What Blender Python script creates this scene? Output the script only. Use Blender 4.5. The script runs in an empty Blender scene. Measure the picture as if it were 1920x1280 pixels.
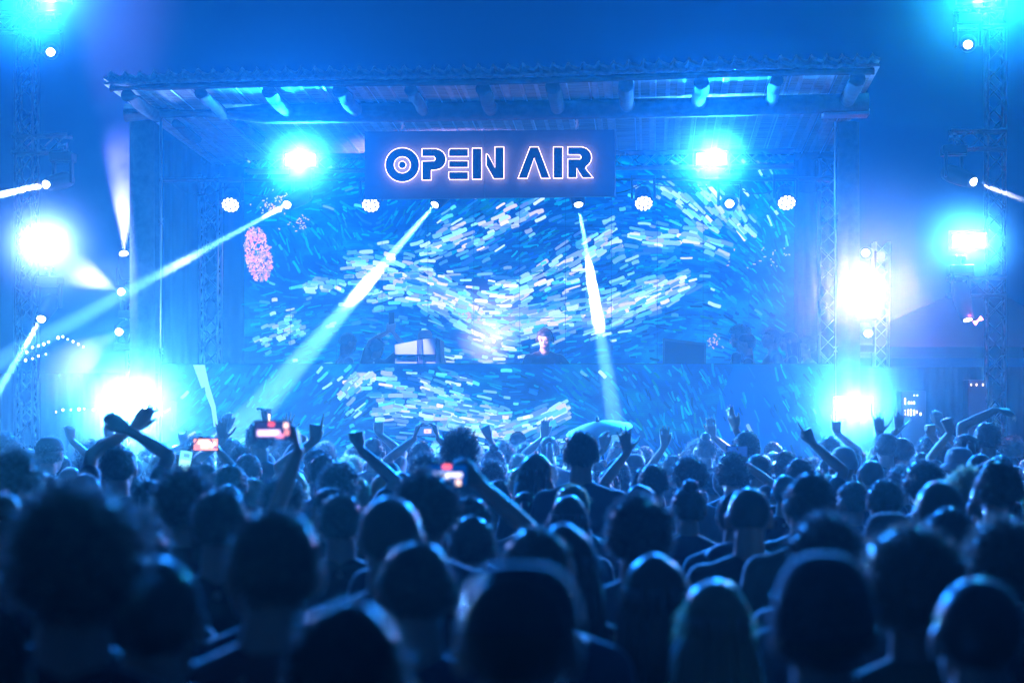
import bpy, bmesh, math, random
from mathutils import Vector, Matrix, noise
random.seed(7)
C = bpy.context.scene.collection
SC = bpy.context.scene
# ------------------------------------------------------------------ camera
CAMZ = 1.87; F = 3500.0; HOR = 790.0        # F = focal length in photo pixels, HOR = row of the horizon
cd = bpy.data.cameras.new('camera'); cam = bpy.data.objects.new('camera', cd); C.objects.link(cam)
cam.location = (0, 0, CAMZ); cam.rotation_euler = (math.pi/2, 0, 0)
cd.sensor_width = 36; cd.lens = F/1920*36; cd.shift_y = (HOR-640)/1920
cd.clip_end = 2000; cd.clip_start = .05
cd.dof.use_dof = True; cd.dof.focus_distance = 20.5; cd.dof.aperture_fstop = 2.6
SC.camera = cam
# ------------------------------------------------------------------ world: deep blue night sky
w = bpy.data.worlds.new('World'); SC.world = w; w.use_nodes = True
bg = w.node_tree.nodes['Background']
bg.inputs['Color'].default_value = (0, .05, .36, 1); bg.inputs['Strength'].default_value = .22
SC.view_settings.view_transform = 'Standard'; SC.view_settings.look = 'None'
SC.view_settings.exposure = 0; SC.view_settings.gamma = 1
cy = SC.cycles
cy.max_bounces = 4; cy.diffuse_bounces = 1; cy.glossy_bounces = 2; cy.volume_bounces = 0; cy.transmission_bounces = 2
cy.transparent_max_bounces = 8; cy.use_denoising = True; cy.caustics_reflective = False; cy.caustics_refractive = False
cy.sample_clamp_indirect = 4; cy.use_adaptive_sampling = False; cy.light_sampling_threshold = .003
cy.volume_step_rate = 1.8; cy.volume_max_steps = 64
try: cy.denoiser = 'OPENIMAGEDENOISE'; cy.denoising_input_passes = 'RGB_ALBEDO_NORMAL'
except Exception: pass
HAZE_F = .0005; HAZE_G = .85; HAZE_I = .0019
CY = (.05, .33, 1); BL = (.004, .15, 1); VI = (.2, .19, 1); WH = (.75, .72, 1)
K = .074                                     # the stage front is turned a little to the view

def at(px, py, Y): return Vector(((px-960)/F*Y, Y, CAMZ+(HOR-py)/F*Y))
def P(px, py, off=0.0):                      # point on the plane parallel to the stage front, off metres behind it
    return at(px, py, (20+off)/(1+K*(px-960)/F))
YAW = -math.atan(K); NRM = Vector((math.sin(-YAW), math.cos(YAW), 0)); RT = Vector((math.cos(YAW), -math.sin(-YAW), 0))
UP = Vector((0, 0, 1))

# ------------------------------------------------------------------ materials
MATS = {}
def mat(name, col=(.1,.1,.1), rough=.6, metal=0, spec=.5, emit=None, es=0, sheen=0, bump=0, bscale=40, var=0, sample=True):
    if name in MATS: return MATS[name]
    m = bpy.data.materials.new(name); m.use_nodes = True; nt = m.node_tree; b = nt.nodes['Principled BSDF']
    b.inputs['Base Color'].default_value = (*col, 1); b.inputs['Roughness'].default_value = rough
    b.inputs['Metallic'].default_value = metal; b.inputs['Specular IOR Level'].default_value = spec
    b.inputs['Sheen Weight'].default_value = sheen; b.inputs['Sheen Roughness'].default_value = .35
    if emit: b.inputs['Emission Color'].default_value = (*emit, 1); b.inputs['Emission Strength'].default_value = es
    if bump or var:
        tc = nt.nodes.new('ShaderNodeTexCoord'); n = nt.nodes.new('ShaderNodeTexNoise'); n.inputs['Scale'].default_value = bscale
        n.inputs['Detail'].default_value = 5; nt.links.new(tc.outputs['Object'], n.inputs['Vector'])
        if bump:
            bp = nt.nodes.new('ShaderNodeBump'); bp.inputs['Strength'].default_value = bump; bp.inputs['Distance'].default_value = .02
            nt.links.new(n.outputs['Fac'], bp.inputs['Height']); nt.links.new(bp.outputs['Normal'], b.inputs['Normal'])
        if var:
            r = nt.nodes.new('ShaderNodeValToRGB'); r.color_ramp.elements[0].position = .3; r.color_ramp.elements[1].position = .7
            r.color_ramp.elements[0].color = (*[c*(1-var) for c in col], 1); r.color_ramp.elements[1].color = (*[min(1, c*(1+var)) for c in col], 1)
            nt.links.new(n.outputs['Fac'], r.inputs['Fac']); nt.links.new(r.outputs['Color'], b.inputs['Base Color'])
    if not sample: m.cycles.emission_sampling = 'NONE'
    MATS[name] = m; return m
def glow(name, col, es, sample=False):
    m = bpy.data.materials.new(name); m.use_nodes = True; nt = m.node_tree; nt.nodes.clear()
    e = nt.nodes.new('ShaderNodeEmission'); o = nt.nodes.new('ShaderNodeOutputMaterial')
    e.inputs['Color'].default_value = (*col, 1); e.inputs['Strength'].default_value = es
    nt.links.new(e.outputs[0], o.inputs['Surface'])
    m.cycles.emission_sampling = 'FRONT' if sample else 'NONE'
    MATS[name] = m; return m

# ------------------------------------------------------------------ object helpers
def tag(o, label=None, cat=None, group=None, kind=None):
    if label: o['label'] = label
    if cat: o['category'] = cat
    if group: o['group'] = group
    if kind: o['kind'] = kind
    return o
def empty(name, loc, rz=0, label=None, cat=None, group=None):
    o = bpy.data.objects.new(name, None); C.objects.link(o); o.location = loc; o.rotation_euler = (0, 0, rz); o.empty_display_size = .1
    return tag(o, label, cat, group)
def obj(name, bm, m, parent=None, smooth=False, world=False):
    me = bpy.data.meshes.new(name); bm.normal_update(); bm.to_mesh(me); bm.free()
    if smooth:
        for p in me.polygons: p.use_smooth = True
    for k in (m if isinstance(m, (list, tuple)) else [m]): me.materials.append(k)
    return link(name, me, parent, world)
def pmat(p):                                  # world matrix of a freshly linked parent chain
    m = Matrix.Identity(4)
    while p: m = Matrix.LocRotScale(p.location, p.rotation_euler, p.scale) @ m; p = p.parent
    return m
def link(name, me, parent=None, world=False):
    o = bpy.data.objects.new(name, me); C.objects.link(o)
    if parent:
        o.parent = parent
        if world: me.transform(pmat(parent).inverted())
    return o
def base(o):                                  # put a lone mesh's origin at its base
    me = o.data; xs = [v.co for v in me.vertices]
    c = Vector((sum(v.x for v in xs)/len(xs), sum(v.y for v in xs)/len(xs), min(v.z for v in xs)))
    me.transform(Matrix.Translation(-c)); o.location = c; return o
def nb(): return bmesh.new()
def box(bm, c, s, R=None, bev=0):
    r = bmesh.ops.create_cube(bm, size=1)
    vs = r['verts']; M = Matrix.Diagonal((*s, 1))
    bmesh.ops.transform(bm, matrix=M, verts=vs)
    if bev: 
        es = list({e for v in vs for e in v.link_edges})
        r2 = bmesh.ops.bevel(bm, geom=es, offset=bev, segments=2, affect='EDGES', profile=.5); vs = list({v for f in r2['faces'] for v in f.verts} | {v for v in vs if v.is_valid})
    M = Matrix.Translation(c) @ (R.to_4x4() if R is not None else Matrix.Identity(4))
    bmesh.ops.transform(bm, matrix=M, verts=vs); return vs
RS = Matrix.Rotation(YAW, 3, 'Z')             # stage axes: x along the front, y away from the crowd
def frame(d, up=Vector((0, 0, 1))):
    d = d.normalized(); u = up if abs(d.dot(up)) < .98 else Vector((1, 0, 0))
    x = d.cross(u).normalized(); return x, x.cross(d).normalized(), d
def loft(bm, rings, cap=True):
    vr = [[bm.verts.new(p) for p in r] for r in rings]; n = len(vr[0])
    for a, b in zip(vr, vr[1:]):
        for i in range(n): bm.faces.new((a[i], a[(i+1) % n], b[(i+1) % n], b[i]))
    if cap: bm.faces.new(vr[0][::-1]); bm.faces.new(vr[-1])
    return vr
def tube(bm, pts, r, n=8, cap=True):
    pts = [Vector(p) for p in pts]; rs = r if isinstance(r, (list, tuple)) else [r]*len(pts); rings = []; X = None
    for i, p in enumerate(pts):
        d = (pts[min(i+1, len(pts)-1)]-pts[max(i-1, 0)]).normalized()
        if X is None: X, Y_, _ = frame(d)
        else: X = (X-d*X.dot(d)).normalized(); Y_ = d.cross(X)
        rings.append([p+(X*math.cos(2*math.pi*k/n)+Y_*math.sin(2*math.pi*k/n))*rs[i] for k in range(n)])
    loft(bm, rings, cap)
def capsule(bm, a, b, ra, rb, n=10):
    a, b = Vector(a), Vector(b); d = (b-a).normalized() if (b-a).length > 1e-6 else UP
    pts = [a-d*ra*.97, a-d*ra*.8, a-d*ra*.45, a, a.lerp(b, .5), b, b+d*rb*.45, b+d*rb*.8, b+d*rb*.97]
    tube(bm, pts, [ra*.2, ra*.6, ra*.89, ra, (ra+rb)/2, rb, rb*.89, rb*.6, rb*.2], n)
def ell(bm, c, r, R=None, sub=2):
    q = bmesh.ops.create_icosphere(bm, subdivisions=sub, radius=1)
    M = Matrix.Translation(c) @ (R.to_4x4() if R is not None else Matrix.Identity(4)) @ Matrix.Diagonal((*r, 1))
    bmesh.ops.transform(bm, matrix=M, verts=q['verts']); return q['verts']
def prism(bm, poly, z0, z1):                  # poly: 2-D points, extruded along the third axis returned by caller's map
    a = [bm.verts.new((x, y, z0)) for x, y in poly]; b = [bm.verts.new((x, y, z1)) for x, y in poly]; n = len(a)
    bm.faces.new(a[::-1]); bm.faces.new(b)
    for i in range(n): bm.faces.new((a[i], a[(i+1) % n], b[(i+1) % n], b[i]))
def lamp(kind, name, loc, power, col, target=None, parent=None, angle=6, blend=.15, radius=.05, size=(.3, .12)):
    ld = bpy.data.lights.new(name, kind); o = bpy.data.objects.new(name, ld); C.objects.link(o)
    ld.energy = power; ld.color = col
    if kind == 'SPOT': ld.spot_size = math.radians(angle); ld.spot_blend = blend; ld.shadow_soft_size = radius
    elif kind == 'AREA': ld.shape = 'RECTANGLE'; ld.size = size[0]; ld.size_y = size[1]; ld.spread = math.radians(120)
    else: ld.shadow_soft_size = radius
    o.location = loc
    if target is not None:
        d = (Vector(target)-Vector(loc)); o.rotation_euler = d.to_track_quat('-Z', 'Y').to_euler()
    if parent:
        M = Matrix.LocRotScale(o.location, o.rotation_euler, None); M = pmat(parent).inverted() @ M
        o.parent = parent; o.location, q, _ = M.decompose(); o.rotation_euler = q.to_euler()
    return o

# ------------------------------------------------------------------ setting
M_black = mat('black_metal', (.02, .022, .025), .45, .3, bump=.05)
M_steel = mat('aluminium', (.55, .57, .6), .35, .9, bump=.1, bscale=25)
M_wood = mat('log_wood', (.06, .045, .032), .85, spec=.15, bump=.5, bscale=14, var=.3)
M_ground = mat('trodden_ground', (.018, .02, .026), .95, bump=.8, bscale=6, var=.3)
bm = nb(); bmesh.ops.create_grid(bm, x_segments=60, y_segments=60, size=150)
for v in bm.verts: v.co.z = noise.noise(v.co*.15)*.02
tag(obj('ground', bm, M_ground), kind='structure').location = (0, 60, 0)

# canopy: log columns, log beam, rafters, reed ceiling, wavy tile edge
can = empty('stage_canopy', P(960, 790, 0)*Vector((1, 1, 0)) if False else Vector((0, 20, 0)), YAW,
            'long log framed stage canopy with reed ceiling and wavy tiled front edge over the stage', 'canopy')
def reed_mat():
    m = bpy.data.materials.new('reed_matting'); m.use_nodes = True; nt = m.node_tree; b = nt.nodes['Principled BSDF']
    tc = nt.nodes.new('ShaderNodeTexCoord'); mp = nt.nodes.new('ShaderNodeMapping'); mp.inputs['Scale'].default_value = (1.2, 40, 1)
    n = nt.nodes.new('ShaderNodeTexNoise'); n.inputs['Scale'].default_value = 2.2; n.inputs['Detail'].default_value = 6
    r = nt.nodes.new('ShaderNodeValToRGB'); r.color_ramp.elements[0].color = (.10, .07, .04, 1); r.color_ramp.elements[1].color = (.42, .36, .26, 1)
    r.color_ramp.elements[0].position = .35; r.color_ramp.elements[1].position = .62
    bp = nt.nodes.new('ShaderNodeBump'); bp.inputs['Strength'].default_value = .8; bp.inputs['Distance'].default_value = .02
    nt.links.new(tc.outputs['Object'], mp.inputs['Vector']); nt.links.new(mp.outputs[0], n.inputs['Vector'])
    nt.links.new(n.outputs['Fac'], r.inputs['Fac']); nt.links.new(r.outputs['Color'], b.inputs['Base Color'])
    nt.links.new(n.outputs['Fac'], bp.inputs['Height']); nt.links.new(bp.outputs['Normal'], b.inputs['Normal'])
    b.inputs['Roughness'].default_value = .7; return m
M_reed = reed_mat()
def zof(px, py, off): return P(px, py, off).z
def S(px, off, z): p = P(px, 790, off); return Vector((p.x, p.y, z))
eL, eR = P(205, 160, -1.3), P(1640, 128, -1.3)          # underside of the eave
def eave(t, off):                                        # point on the ceiling; t 0..1 along the front
    a = eL.lerp(eR, t); a = a + NRM*(off+1.3); a.z += -.035*(off+1.3)+.012*math.sin(t*9); return a
bm = nb(); NX, NY = 60, 12
g = [[bm.verts.new(eave(i/NX, -1.25+j*5.2/NY)) for i in range(NX+1)] for j in range(NY+1)]
g2 = [[bm.verts.new(v.co+UP*.03) for v in r] for r in g]
for j in range(NY):
    for i in range(NX):
        bm.faces.new((g[j][i], g[j+1][i], g[j+1][i+1], g[j][i+1])); bm.faces.new((g2[j][i], g2[j][i+1], g2[j+1][i+1], g2[j+1][i]))
obj('ceiling', bm, M_reed, can, world=True)
bm = nb()                                                # wires that hold the reeds
for k in range(34):
    t = (k+.5)/34
    if k % 3 == 1: continue
    tube(bm, [eave(t, -1.2)-UP*.012, eave(t, .2)-UP*.012, eave(t, 3.6)-UP*.012], .006, 5)
obj('wire', bm, M_steel, can, world=True)
bm = nb(); n = 420                                       # tile edge: wavy sheet, two layers
for lay, (dz, am, o0) in enumerate(((.055, .022, -1.36), (.0, .006, -1.34))):
    rr = []
    for j in range(4):
        row = []
        for i in range(n+1):
            t = i/n; p = eave(-.006+t*1.012, o0+j*1.7); s = (t*52) % 1
            hh = am*(math.exp(-((s-.5)/.14)**2)*2.2 - .5*math.sin(s*2*math.pi))
            row.append(p+UP*(dz+hh+.01*noise.noise(Vector((t*30, lay, 0)))))
        rr.append(row)
    top = [[bm.verts.new(p+UP*.028) for p in r] for r in rr]; bot = [[bm.verts.new(p) for p in r] for r in rr]
    for j in range(3):
        for i in range(n): bm.faces.new((top[j][i], top[j][i+1], top[j+1][i+1], top[j+1][i]))
    for i in range(n): bm.faces.new((bot[0][i], bot[0][i+1], top[0][i+1], top[0][i]))
    for j in range(3):
        for i in range(n): bm.faces.new((bot[j][i], bot[j+1][i], bot[j+1][i+1], bot[j][i+1]))
M_tile = mat('clay_tile', (.36, .33, .3), .55, bump=.5, bscale=20, var=.35)
obj('roof_tiles', bm, M_tile, can, world=True)
bm = nb()
for i in range(0, 420, 8):
    t = i/420; p = eave(t, -1.3)+UP*.02; 
tube(bm, [eave(t/20, -1.27)-UP*.03 for t in range(21)], .035, 8); obj('eave_batten', bm, M_wood, can, world=True)
for px in (237, 373, 500, 635, 770, 905, 1036, 1173, 1316, 1458, 1610):
    t = (P(px, 165, -1.3).x-eL.x)/(eR.x-eL.x); bm = nb(); r = random.uniform(.062, .082)
    pts = [eave(t, o)-UP*(.095)+RT*random.uniform(-.012, .012) for o in (-1.24, -.9, -.6, -.3, -.12)]
    tube(bm, pts, [r, r*1.02, r*.98, r, r*.95], 16); obj('rafter', bm, M_wood, can, True, True)
bm = nb()
bp = [P(x, y, 0) for x, y in ((243, 216), (500, 218), (760, 215), (1000, 211), (1300, 206), (1625, 197))]
bp = [p-NRM*.15 for p in bp]; tube(bm, bp, [.1, .104, .105, .104, .104, .1], 14); obj('beam', bm, M_wood, can, True, True)
bm = nb(); tube(bm, [p+NRM*3.6+UP*.0 for p in bp], .1, 12); obj('beam', bm, M_wood, can, True, True)
bm = nb(); a, b = P(1542, 209, -.05), P(1628, 207, -.05); box(bm, (a+b)/2-UP*.03, ((b-a).length, .26, .06), RS, .006); obj('bracket_plate', bm, M_steel, can, world=True)
for px, off in ((266, .02), (1587, .02), (285, 3.6), (1560, 3.6)):
    bm = nb(); top = P(px, 215, off); bz = top.z-.09
    tube(bm, [Vector((top.x, top.y, 0)), Vector((top.x+.01, top.y, 1.6)), Vector((top.x, top.y, bz))], [.15, .14, .135], 16)
    obj('column', bm, M_wood, can, True, True)
# timber slats / boards under the roof behind the beam
for px in (330, 450):
    bm = nb(); a = P(px, 232, .3); b = P(px+40, 262, 1.6); tube(bm, [a, a.lerp(b, .5)-UP*.01, b], [.05, .06, .05], 10)
    obj('brace', bm, M_wood, can, True, True)
for px, lab in ((302, 'thin steel pole standing against the wooden column by the drape beside the red lit spots'), (1567, 'thin steel pole standing beside the wooden column near the violet glare')):
    bm = nb(); p = P(px, 790, -.12); top = P(px, 228, -.12).z
    tube(bm, [(p.x, p.y, 0), (p.x, p.y, top)], .016, 8)
    for z in (1.2, 2.6, 4.0): tube(bm, [(p.x, p.y, z), (p.x, p.y, z+.06)], .026, 8)
    tag(base(obj('steel_pole', bm, M_steel, None, True)), lab, 'pole')

# stage platform, side drapes, back wall
FZ = P(960, 681, 1.0).z                                  # top of the front screen
DECK = FZ-1.35
M_cloth = mat('black_drape', (.03, .03, .035), .9, sheen=.4, bump=.3, bscale=6)
st = empty('stage_platform', P(930, 790, 3)*Vector((1, 1, 0)), YAW, 'black raised stage platform behind the front screen with dark decking', 'stage')
bm = nb(); a, b = S(300, 1.15, DECK-.06), S(1575, 1.15, DECK-.06); c = (a+b)/2+NRM*2; box(bm, c, ((b-a).length, 4.0, .1), RS, .005); obj('deck', bm, mat('stage_deck', (.03, .03, .03), .5, bump=.2), st, world=True)
for i in range(6):
    p = S(340+i*245, 1.4, 0); bm = nb(); tube(bm, [(p.x, p.y, 0), (p.x, p.y, DECK-.11)], .03, 8); obj('leg', bm, M_steel, st, world=True)
    p = S(340+i*245, 4.6, 0); bm = nb(); tube(bm, [(p.x, p.y, 0), (p.x, p.y, DECK-.11)], .03, 8); obj('leg', bm, M_steel, st, world=True)
def drape(x0, x1, off, z0, z1, label, m=M_cloth, amp=.04, wl=.22, name='stage_drape'):
    bm = nb(); a, b = S(x0, off, 0), S(x1, off, 0); L = (b-a).length; n = int(L/.03)+2; fr = []; bk = []
    for zz in (z0, (z0+z1)/2, z1):
        r = [a.lerp(b, i/n)+NRM*(amp*math.sin(i/n*L/wl*6.28+math.sin(i*.13)*1.5)*(1.15-.3*(zz-z0)/(z1-z0))) for i in range(n+1)]
        fr.append([bm.verts.new((p.x, p.y, zz)) for p in r]); bk.append([bm.verts.new((p.x+NRM.x*.008, p.y+NRM.y*.008, zz)) for p in r])
    for g in (fr, bk):
        for r0, r1 in zip(g, g[1:]):
            for i in range(n): bm.faces.new((r0[i], r0[i+1], r1[i+1], r1[i]))
    o = obj(name, bm, m, None, True); base(o); return tag(o, label, 'drape')
zt = zof(400, 262, 3.4)
drape(308, 462, 3.4, DECK, zt, 'tall dark drape beside the orange red patch of the big screen')
drape(1487, 1562, 3.4, DECK, zof(1520, 262, 3.4), 'tall dark drape between the big screen and the violet glare')
drape(1572, 1990, 1.6, 0, zof(1700, 688, 1.6), 'low dark skirt hiding the side stage under the tower with the pink tube', amp=.025, wl=.16)
drape(-60, 296, 1.6, 0, zof(100, 700, 1.6), 'low dark skirt hiding the side stage under the string of tiny bulbs', amp=.025, wl=.16)
# ------------------------------------------------------------------ video screens
def screen_mat(name, seed, es):
    m = bpy.data.materials.new(name); m.use_nodes = True; nt = m.node_tree; nt.nodes.clear(); N = nt.nodes; L = nt.links
    tc = N.new('ShaderNodeTexCoord'); mp = N.new('ShaderNodeMapping'); mp.inputs['Location'].default_value = (seed, 0, seed); mp.inputs['Rotation'].default_value = (0, .5, 0); mp.inputs['Scale'].default_value = (1, 1, 1.9)
    n = N.new('ShaderNodeTexNoise'); n.inputs['Scale'].default_value = 1.0; n.inputs['Detail'].default_value = 7; n.inputs['Distortion'].default_value = 1.2; n.inputs['Roughness'].default_value = .6
    r = N.new('ShaderNodeValToRGB'); cr = r.color_ramp
    for p, c in ((.32, (.0, .05, .42)), (.46, (.0, .11, .62)), (.56, (.0, .22, .72)), (.68, (.0, .42, .72)), (.8, (.01, .5, .5))):
        e = cr.elements.new(p); e.color = (*c, 1)
    cr.elements.remove(cr.elements[0]); cr.elements.remove(cr.elements[-1])
    wv = N.new('ShaderNodeTexWave'); wv.bands_direction = 'Z'; wv.inputs['Scale'].default_value = 14; 
    mx = N.new('ShaderNodeMath'); mx.operation = 'MULTIPLY_ADD'; mx.inputs[1].default_value = .22*es; mx.inputs[2].default_value = .85*es
    e = N.new('ShaderNodeEmission'); o = N.new('ShaderNodeOutputMaterial')
    L.new(tc.outputs['Object'], mp.inputs['Vector']); L.new(mp.outputs[0], n.inputs['Vector']); L.new(n.outputs['Fac'], r.inputs['Fac'])
    L.new(tc.outputs['Object'], wv.inputs['Vector']); L.new(wv.outputs['Fac'], mx.inputs[0])
    L.new(r.outputs['Color'], e.inputs['Color']); L.new(mx.outputs[0], e.inputs['Strength']); L.new(e.outputs[0], o.inputs['Surface'])
    return m
def stroke_mat(name, es):
    m = bpy.data.materials.new(name); m.use_nodes = True; nt = m.node_tree; nt.nodes.clear()
    a = nt.nodes.new('ShaderNodeAttribute'); a.attribute_name = 'Col'; e = nt.nodes.new('ShaderNodeEmission'); o = nt.nodes.new('ShaderNodeOutputMaterial')
    e.inputs['Strength'].default_value = es; nt.links.new(a.outputs['Color'], e.inputs['Color']); nt.links.new(e.outputs[0], o.inputs['Surface'])
    m.cycles.emission_sampling = 'NONE'; return m
def strokes(off, polys, parent, m):          # polys: (list of px points, colour); flat shapes of the picture on the screen
    me = bpy.data.meshes.new('picture'); vs = []; fs = []; cols = []
    for i, (pts, c) in enumerate(polys):
        o = off-.004-.012*i/len(polys); b = len(vs)
        vs += [P(x, y, o) for x, y in pts]; fs.append(list(range(b, b+len(pts)))[::-1]); cols += [(*c, 1)]*len(pts)
    me.from_pydata(vs, [], fs); at_ = me.color_attributes.new('Col', 'FLOAT_COLOR', 'POINT')
    for i, c in enumerate(cols): at_.data[i].color = c
    me.materials.append(m); return link('picture', me, parent, True)
def dash(x, y, ang, L, W, bend=0, rnd=1):
    a = math.radians(ang); ca, sa = math.cos(a), math.sin(a); pts = []
    for s, t in ((-.5, -.3), (-.42, -.5), (0, -.5), (.42, -.5), (.5, -.3), (.5, .3), (.42, .5), (0, .5), (-.42, .5), (-.5, .3)):
        u = s*L; v = t*W+bend*W*(1-4*s*s); pts.append((x+u*ca-v*sa, y+u*sa+v*ca))
    return pts
def field(pts, x, y, k):                      # inverse distance blend of control values
    sw = sv = 0
    for p in pts:
        w_ = 1/(((x-p[0])/1.4)**2+(y-p[1])**2+300)**1.5; sw += w_; sv += w_*p[k]
    return sv/sw
# x, y, angle (image, clockwise positive), density of bright strokes
CT = [(500, 360, -60, .12), (600, 345, -30, .15), (485, 480, 60, .1), (560, 480, 75, .12), (640, 430, 80, .12), (760, 420, -75, .25), (560, 560, -12, .35), (490, 640, -15, .3), (575, 610, -20, .2),
      (640, 600, -15, .35), (720, 540, -8, .75), (700, 600, 10, .7), (780, 480, 8, .6), (800, 540, 20, .8), (850, 590, 25, .75), (860, 480, -22, .7), (880, 420, -35, .35), (960, 400, -35, .4),
      (950, 460, -28, .6), (1000, 430, -30, .6), (1040, 480, -28, .7), (930, 540, 10, .8), (930, 620, 18, .6), (1000, 560, -30, .8), (1080, 590, -25, .9), (1150, 590, -20, .95), (1220, 560, -28, 1), (1280, 520, -28, .9),
      (1080, 420, -20, .35), (1150, 390, -10, .3), (1120, 450, -5, .3), (1190, 440, 3, .55), (1250, 450, 8, .5), (1170, 500, -25, .5), (1200, 350, 35, .3), (1270, 340, 42, .35), (1340, 350, 48, .5), (1400, 380, 52, .5), (1290, 410, 30, .5),
      (1330, 460, 15, .4), (1400, 460, 35, .35), (1460, 450, 85, .5), (1460, 350, 60, .25), (1440, 540, 60, .25), (1380, 540, 50, .2), (1330, 600, 15, .25), (1260, 620, 0, .12), (1420, 620, 30, .12), (1180, 640, -10, .12), (1040, 640, -20, .3)]
CB = [(480, 720, -60, .08), (560, 740, -40, .15), (640, 710, -45, .3), (650, 770, -50, .45), (700, 740, -30, .35), (760, 700, 8, .5), (800, 720, 15, .6), (860, 730, 15, .6), (780, 770, 8, .8), (850, 780, 12, .95), (900, 770, 14, .9),
      (800, 820, 5, .85), (900, 810, 6, .9), (980, 790, -15, .9), (1020, 780, -32, .95), (1050, 800, -30, .7), (940, 740, 3, .2), (1000, 720, 20, .05), (1080, 730, 50, .04), (1120, 800, 60, .05), (1200, 760, 70, .12), (1260, 740, 62, .15), (1300, 790, 75, .2),
      (1360, 720, 70, .05), (1420, 760, 70, .02), (1480, 740, 60, .12), (1540, 760, 60, .12), (700, 820, 3, .7), (620, 830, -30, .4)]
rng = random.Random(11)
def art(ct, x0, x1, y0, y1, nbright, nmid, streams=(), mid=()):
    out = []
    for i in range(nmid):                     # quiet brush marks of the ground: blues and teals
        x = rng.uniform(x0+8, x1-8); y = rng.uniform(y0+5, y1-5); a = field(ct, x, y, 2)+rng.gauss(0, 9)
        c = rng.choice([(.0, .07, .5), (.0, .12, .62), (.0, .2, .72), (.0, .3, .75), (.0, .42, .7), (.0, .34, .5), (.02, .2, .8), (.0, .04, .36), (.0, .09, .55)])
        k = rng.uniform(.25, .8); L = rng.uniform(8, 30); W = rng.uniform(2, 5)
        out.append((dash(x, y, a, L, W, rng.uniform(-.3, .3)), [v*k for v in c]))
    for q in mid: out.insert(int(nmid*.6), q)
    for pts, cnt, sp, L0 in streams:          # dense swirling bands
        for _ in range(int(cnt*1.6)):
            t = rng.random()*(len(pts)-1); i = min(int(t), len(pts)-2); f = t-i; (xa, ya), (xb, yb) = pts[i], pts[i+1]
            nx, ny = pts[min(i+2, len(pts)-1)]; px_, py_ = pts[max(i-1, 0)]
            a0 = math.atan2(yb-py_, xb-px_) if f < .5 else math.atan2(ny-ya, nx-xa)
            g_ = rng.gauss(0, 1); x = xa+(xb-xa)*f-math.sin(a0)*g_*sp; y = ya+(yb-ya)*f+math.cos(a0)*g_*sp
            if not (x0+16 < x < x1-16 and y0+4 < y < y1-4): continue
            v = (.45+1.2*rng.random()**1.5)*math.exp(-.2*g_*g_); c = rng.choice([(.35, .62, .95), (.45, .55, .95), (.3, .66, .9), (.5, .5, .9), (.2, .7, .75)])
            out.append((dash(x, y, math.degrees(a0)+rng.gauss(0, 4), rng.uniform(.6, 1.2)*L0, rng.uniform(4.5, 9), rng.uniform(-.2, .2)), [c[0]*v**1.7, c[1]*v, c[2]*max(v, .55)**.8]))
    n = 0
    while n < nbright:
        x = rng.uniform(x0+10, x1-10); y = rng.uniform(y0+4, y1-4); d = field(ct, x, y, 3)
        cl = noise.noise(Vector((x*.010, y*.018, 3.1)))*1.1+.4+noise.noise(Vector((x*.03, y*.06, 8)))*.5      # strokes come in clusters
        if rng.random() > (d**2.2)*max(0, cl)**1.2*1.8: continue
        a = field(ct, x, y, 2)+rng.gauss(0, 5); L = rng.uniform(9, 30)*(.8+.4*d); W = rng.uniform(3, 7)
        r_ = rng.random(); b = (.22+1.9*rng.random()**1.7)*(.5+.7*d)
        c = (.35, .62, .95) if r_ < .35 else (.22, .58, .95) if r_ < .6 else (.42, .48, .95) if r_ < .78 else (.06, .5, .85) if r_ < .93 else (.2, .72, .62)
        out.append((dash(x, y, a, L, W, rng.uniform(-.2, .2)), [c[0]*b**1.7, c[1]*b, c[2]*max(b, .5)**.8])); n += 1
    rng2 = out[-nbright:]
    return out
wall = empty('video_wall', P(974, 680, 3.2), YAW, 'wide glowing video wall behind the performer showing white strokes swirling over blue', 'video screen')
M_scr = screen_mat('screen_glow', 2.0, .42); M_str = stroke_mat('screen_strokes', 1.15)
def panel(x0, x1, y0, y1, off, th, m, name, parent):
    bm = nb(); c = [P(x0, y1, off), P(x1, y1, off), P(x1, y0, off), P(x0, y0, off)]
    if name == 'screen': bm.faces.new([bm.verts.new(p) for p in c])
    else:
        c2 = [p+NRM*th for p in c]; v = [bm.verts.new(p) for p in c+c2]
        for f in ((0, 1, 2, 3), (7, 6, 5, 4), (0, 4, 5, 1), (1, 5, 6, 2), (2, 6, 7, 3), (3, 7, 4, 0)): bm.faces.new([v[i] for i in f])
    return obj(name, bm, m, parent, world=True)
panel(456, 1491, 290, 700, 3.23, .12, M_black, 'cabinet', wall)
panel(458, 1489, 292, 700, 3.2, 0, M_scr, 'screen', wall)
A = art(CT, 458, 1489, 294, 690, 400, 3000, [
    ([(650, 505), (730, 500), (800, 535), (870, 590), (940, 620)], 150, 22, 24), ([(930, 622), (1010, 600), (1090, 590), (1180, 575), (1290, 520)], 210, 17, 30),
    ([(690, 560), (760, 545), (840, 560), (930, 600)], 70, 16, 24), ([(930, 560), (1010, 525), (1090, 480), (1160, 440)], 70, 18, 26), ([(780, 480), (860, 450), (940, 420), (1010, 385)], 55, 16, 24),
    ([(1180, 440), (1240, 450), (1300, 445), (1360, 470)], 34, 9, 30), ([(1230, 340), (1290, 385), (1340, 430)], 26, 14, 26), ([(1310, 335), (1360, 390), (1400, 440)], 26, 12, 26), ([(480, 640), (530, 620), (570, 610)], 34, 13, 13), ([(560, 540), (600, 530), (640, 545)], 20, 10, 18)])
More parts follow.
